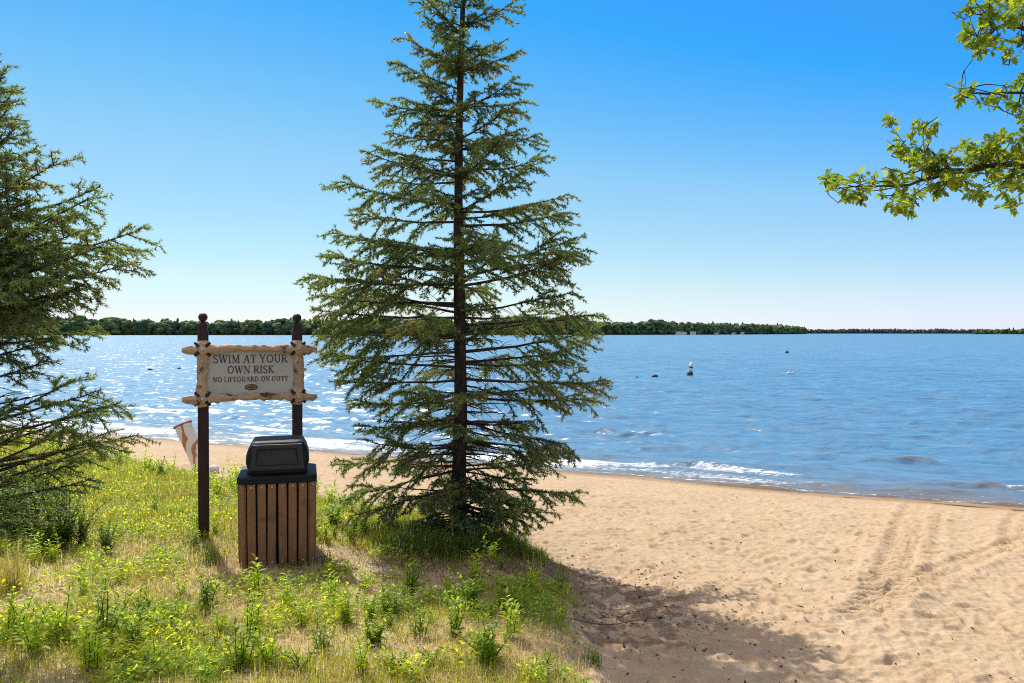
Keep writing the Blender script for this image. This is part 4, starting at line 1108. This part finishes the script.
x, y = pp(412, 598); place(protos[1], x, y, 1.25, 'fresh green weed clump on bare soil in front of the spruce foot', 'weed')
x, y = pp(503, 612); place(bushp, x, y, .75, 'small rounded green weed at the border of the tree shadow', 'weed')
x, y = pp(333, 584); place(protos[0], x, y, .85, 'bright upright weed just right of the litter bin foot', 'weed')
x, y = pp(365, 592); place(protos[2], x, y, .7, 'pale green weed standing on bare straw right of the bin', 'weed')
x, y = pp(105, 645); place(protos[4], x, y, 1.5, 'tallest dark stemmed weed in the lower left grass', 'weed')
x, y = pp(376, 648); place(bushp, x, y, .95, 'spreading weed in the dry grass below the bare patch', 'weed')
x, y = pp(595, 668); place(protos[3], x, y, .8, 'lone green tuft at the very edge of the shaded sand', 'weed')
near = [(285, 612), (230, 640), (180, 652), (322, 655), (60, 640), (140, 620), (255, 600), (205, 612), (30, 660), (150, 672), (270, 668), (430, 668), (455, 640), (345, 625), (80, 600), (120, 585), (395, 620), (545, 672), (10, 640), (240, 672), (300, 676), (360, 676), (450, 600), (420, 640), (510, 640), (180, 600), (215, 660), (130, 655), (90, 672), (170, 626), (300, 628), (330, 606), (250, 640), (395, 676), (470, 612)]
pr = np.random.default_rng(401)
for (px_, py_) in near:
    x, y = pp(px_, py_); place(protos[int(pr.integers(5))], x, y, pr.uniform(.65, 1.2), 'leafy green weed growing in the dry foreground grass', 'weed', 'weeds in the foreground grass')
cnt = 0
while cnt < 75:
    x, y = pr.uniform(-4.6, .4), pr.uniform(4.3, 8.5)
    if vegd(x, y) < .12 or bare_patch(np.array([x]), np.array([y]))[0] > .35 or abs(x / y + .0) > .72: continue
    if math.hypot(x - bx, y - by) < .5 or math.hypot(x - TX, y - TY) < .9: continue
    if fbm(np.array([x]), np.array([y]), 1.0, 110)[0] < .46: continue
    place(protos[int(pr.integers(5))], x, y, pr.uniform(.4, .95), 'leafy green weed growing in the dry foreground grass', 'weed', 'weeds in the foreground grass'); cnt += 1
cnt = 0
while cnt < 70:                                       # taller yellow-green weeds on the beach edge behind sign and bin
    y = pr.uniform(8.2, 15.5); x = np.interp(y, _vy, _vx) - pr.uniform(.0, 1.8) ** 1.2
    if abs(x / y) > .72: continue
    place(protos[int(pr.choice([0, 2, 0, 2, 1]))], x, y, pr.uniform(.6, 1.35), 'yellow green weed at the beach edge behind the sign and the bin', 'weed', 'weeds along the beach edge'); cnt += 1
for (px_, py_, sc_, lb) in [(332, 528, 1.3, 'broad green weed filling the gap between bin and spruce'), (345, 512, 1.2, 'yellow green weed low between bin and spruce, nearer the sand')]:
    x, y = pp(px_, py_); place(bushp, x, y, sc_, lb, 'weed')
for i, (px_, py_, sc_) in enumerate([(8, 548, 1.35), (30, 540, 1.3), (64, 548, 1.1), (14, 498, 1.2), (44, 500, 1.0), (-12, 530, 1.4), (46, 552, .9), (80, 545, .7), (20, 520, 1.1), (60, 520, .8), (-25, 560, 1.3), (105, 555, .6)]):
    x, y = pp(px_, py_); place(shrub, x, y, sc_, 'dark leaved low shrub under the left spruce', 'shrub', 'shrubs under the left spruce')
for (px_, py_, sc_) in [(525, 545, .8), (512, 540, 1.), (380, 520, 1.1), (365, 535, 1.0), (350, 545, .9), (440, 545, .9), (485, 548, .9)]:
    x, y = pp(px_, py_); place(protos[int(pr.choice([1, 4, 3]))], x, y, sc_, 'green weed in the long grass round the spruce foot', 'weed', 'weeds at the spruce foot')
for p_ in protos + [bushp, shrub]:
    if p_.name not in used:
        for ch in list(p_.children): bpy.data.objects.remove(ch)
        bpy.data.objects.remove(p_)

# pale dry tussock at the left edge
def tussock(px_, py_, n, H, label, seed, col):
    r = np.random.default_rng(seed); x, y, z = at(px_, py_); V, q, t, C = [], [], [], []
    for k in range(n):
        a = r.uniform(0, 6.28); l = H * r.uniform(.5, 1.1); le = r.uniform(.1, .75); b = np.array([r.normal(0, .05), r.normal(0, .05), -.01]); w_ = r.uniform(.003, .005)
        d = np.array([math.cos(a), math.sin(a), 0]); s_ = np.array([-math.sin(a), math.cos(a), 0]); P = [b]
        for j in range(4):
            e = le * (.3 + .55 * j); P.append(P[-1] + l / 4 * (d * math.sin(e) + np.array([0, 0, math.cos(e)])))
        i0 = len(V)
        for j, p in enumerate(P): V += [p - s_ * w_ * (1 - j / 4.3) / 2, p + s_ * w_ * (1 - j / 4.3) / 2]
        q += [(i0 + 2 * j, i0 + 2 * j + 1, i0 + 2 * j + 3, i0 + 2 * j + 2) for j in range(4)]; C += [np.array(col) * r.uniform(.7, 1.25)] * 10
    o = mesh('grass_tussock', np.array(V), [np.array(q)], M['grass'], None, dict(tint=np.array(C))); o.location = (x, y, z)
    return tag(o, label, 'tussock')
tussock(10, 592, 240, .42, 'pale dry tussock of long curved stalks at the left edge', 501, (.40, .32, .17))
tussock(590, 664, 60, .14, 'small green grass tussock on the bank edge by the shaded sand', 502, (.10, .16, .02))
tussock(207, 566, 110, .20, 'dark green tussock round the foot of the left sign post', 503, (.05, .085, .018))
tussock(300, 570, 90, .13, 'short green tussock against the foot of the litter bin', 504, (.07, .11, .02))
tussock(326, 566, 90, .17, 'green tussock at the right side of the litter bin', 505, (.07, .11, .02))

# fallen sticks on the shaded sand
def stick(p0, p1, r0, label, seed, forks=2):
    r = np.random.default_rng(seed); a = np.array(at(*p0)); b = np.array(at(*p1)); n = 10
    P = np.array([a + (b - a) * t for t in np.linspace(0, 1, n)]); P += r.normal(0, .012, P.shape); P[:, 2] = ground_z(P[:, 0], P[:, 1]) + .022 + np.abs(r.normal(0, .01, n))
    mb = MB(); mb.tube(P - a, np.linspace(r0, r0 * .35, n), 6)
    for k in range(forks):
        i = r.integers(2, n - 2); d = np.array([r.normal(), r.normal(), .15]); d /= np.linalg.norm(d); s_ = P[i] - a
        mb.tube([s_, s_ + d * .1, s_ + d * .2 + r.normal(0, .02, 3)], [r0 * .5, r0 * .35, r0 * .2], 5)
    o = mb.build('fallen_stick', M['stick'], None, True); o.location = a; return tag(o, label, 'stick')
stick((560, 622), (682, 618), .006, 'long thin fallen stick lying across the shaded sand', 601)
stick((516, 582), (556, 583), .009, 'short fallen stick near the bank edge under the spruce', 602, 1)
stick((430, 552), (478, 560), .010, 'pale fallen stick in the grass at the spruce foot', 603, 1)

# ------------------------------------------------------------------ light, sky, camera
wd = bpy.data.worlds.new('World'); S.world = wd; wd.use_nodes = True
nt = wd.node_tree; bg = nt.nodes['Background']
sk = nt.nodes.new('ShaderNodeTexSky'); sk.sky_type = 'NISHITA'; sk.sun_disc = False
sk.sun_elevation = SUN_EL; sk.sun_rotation = SUN_AZ % (2 * math.pi); sk.air_density = 1.0; sk.dust_density = 0.0; sk.ozone_density = 10.0
sc0 = nt.nodes.new('ShaderNodeVectorMath'); sc0.operation = 'SCALE'; sc0.inputs[3].default_value = .1
cv = nt.nodes.new('ShaderNodeRGBCurve'); sc1 = nt.nodes.new('ShaderNodeVectorMath'); sc1.operation = 'SCALE'; sc1.inputs[3].default_value = 10
def curve(i, pts):
    c = cv.mapping.curves[i]
    c.points[0].location = pts[0]; c.points[1].location = pts[-1]
    for p in pts[1:-1]: c.points.new(*p)
    for p in c.points: p.handle_type = 'VECTOR'
cv.mapping.use_clip = False
curve(0, [(0, 0), (.08, .03), (.125, .030), (.20, .205), (.425, .455), (.555, .535), (.67, .61), (1, .68)])
curve(1, [(0, 0), (.26, .255), (.39, .41), (.60, .56), (.665, .595), (.74, .64), (1, .685)])
curve(2, [(0, 0), (.30, .38), (.57, .66), (.80, .64), (1, .70)])
cv.mapping.update()
nt.links.new(sk.outputs[0], sc0.inputs[0]); nt.links.new(sc0.outputs[0], cv.inputs['Color']); nt.links.new(cv.outputs[0], sc1.inputs[0])
tcw = nt.nodes.new('ShaderNodeTexCoord'); sep = nt.nodes.new('ShaderNodeSeparateXYZ'); nt.links.new(tcw.outputs['Generated'], sep.inputs[0])
cn = noise(nt, 3.2, 6, .6, tcw.outputs['Generated'])
cm = math_(nt, 'MULTIPLY', ramp(nt, sep.outputs[2], .46, .68), ramp(nt, cn, .36, .60))  # added bright cloud overhead, out of view, to lift and warm the shade
nt.links.new(mixc(nt, cm, sc1.outputs[0], (10.0, 8.7, 7.2)), bg.inputs['Color'])
bg.inputs['Strength'].default_value = .10
sl = bpy.data.lights.new('sun', 'SUN'); sl.energy = 3.9; sl.angle = R(.5); sl.color = (1, .95, .87)
so = bpy.data.objects.new('sun', sl); COL.objects.link(so)
from mathutils import Vector
sd = Vector((math.sin(SUN_AZ) * math.cos(SUN_EL), math.cos(SUN_AZ) * math.cos(SUN_EL), math.sin(SUN_EL)))
so.rotation_euler = sd.to_track_quat('Z', 'Y').to_euler(); so.location = (0, 0, 30)

cam = bpy.data.cameras.new('camera'); cam.lens = 36 * F / 1024; cam.sensor_width = 36; cam.clip_end = 20000; cam.clip_start = .05
co = bpy.data.objects.new('camera', cam); COL.objects.link(co)
co.location = (0, 0, CAMZ); co.rotation_euler = (R(90) - math.atan((341.5 - HY) / F), 0, 0)
S.camera = co
S.view_settings.view_transform = 'Standard'; S.view_settings.look = 'None'; S.view_settings.gamma = 1; S.view_settings.use_curve_mapping = False
S.view_settings.exposure = .58
S.render.engine = 'CYCLES'
S.cycles.use_denoising = False
S.cycles.pixel_filter_type = 'BLACKMAN_HARRIS'; S.cycles.filter_width = 1.05
S.cycles.max_bounces = 8; S.cycles.transparent_max_bounces = 4; S.cycles.sample_clamp_indirect = 6
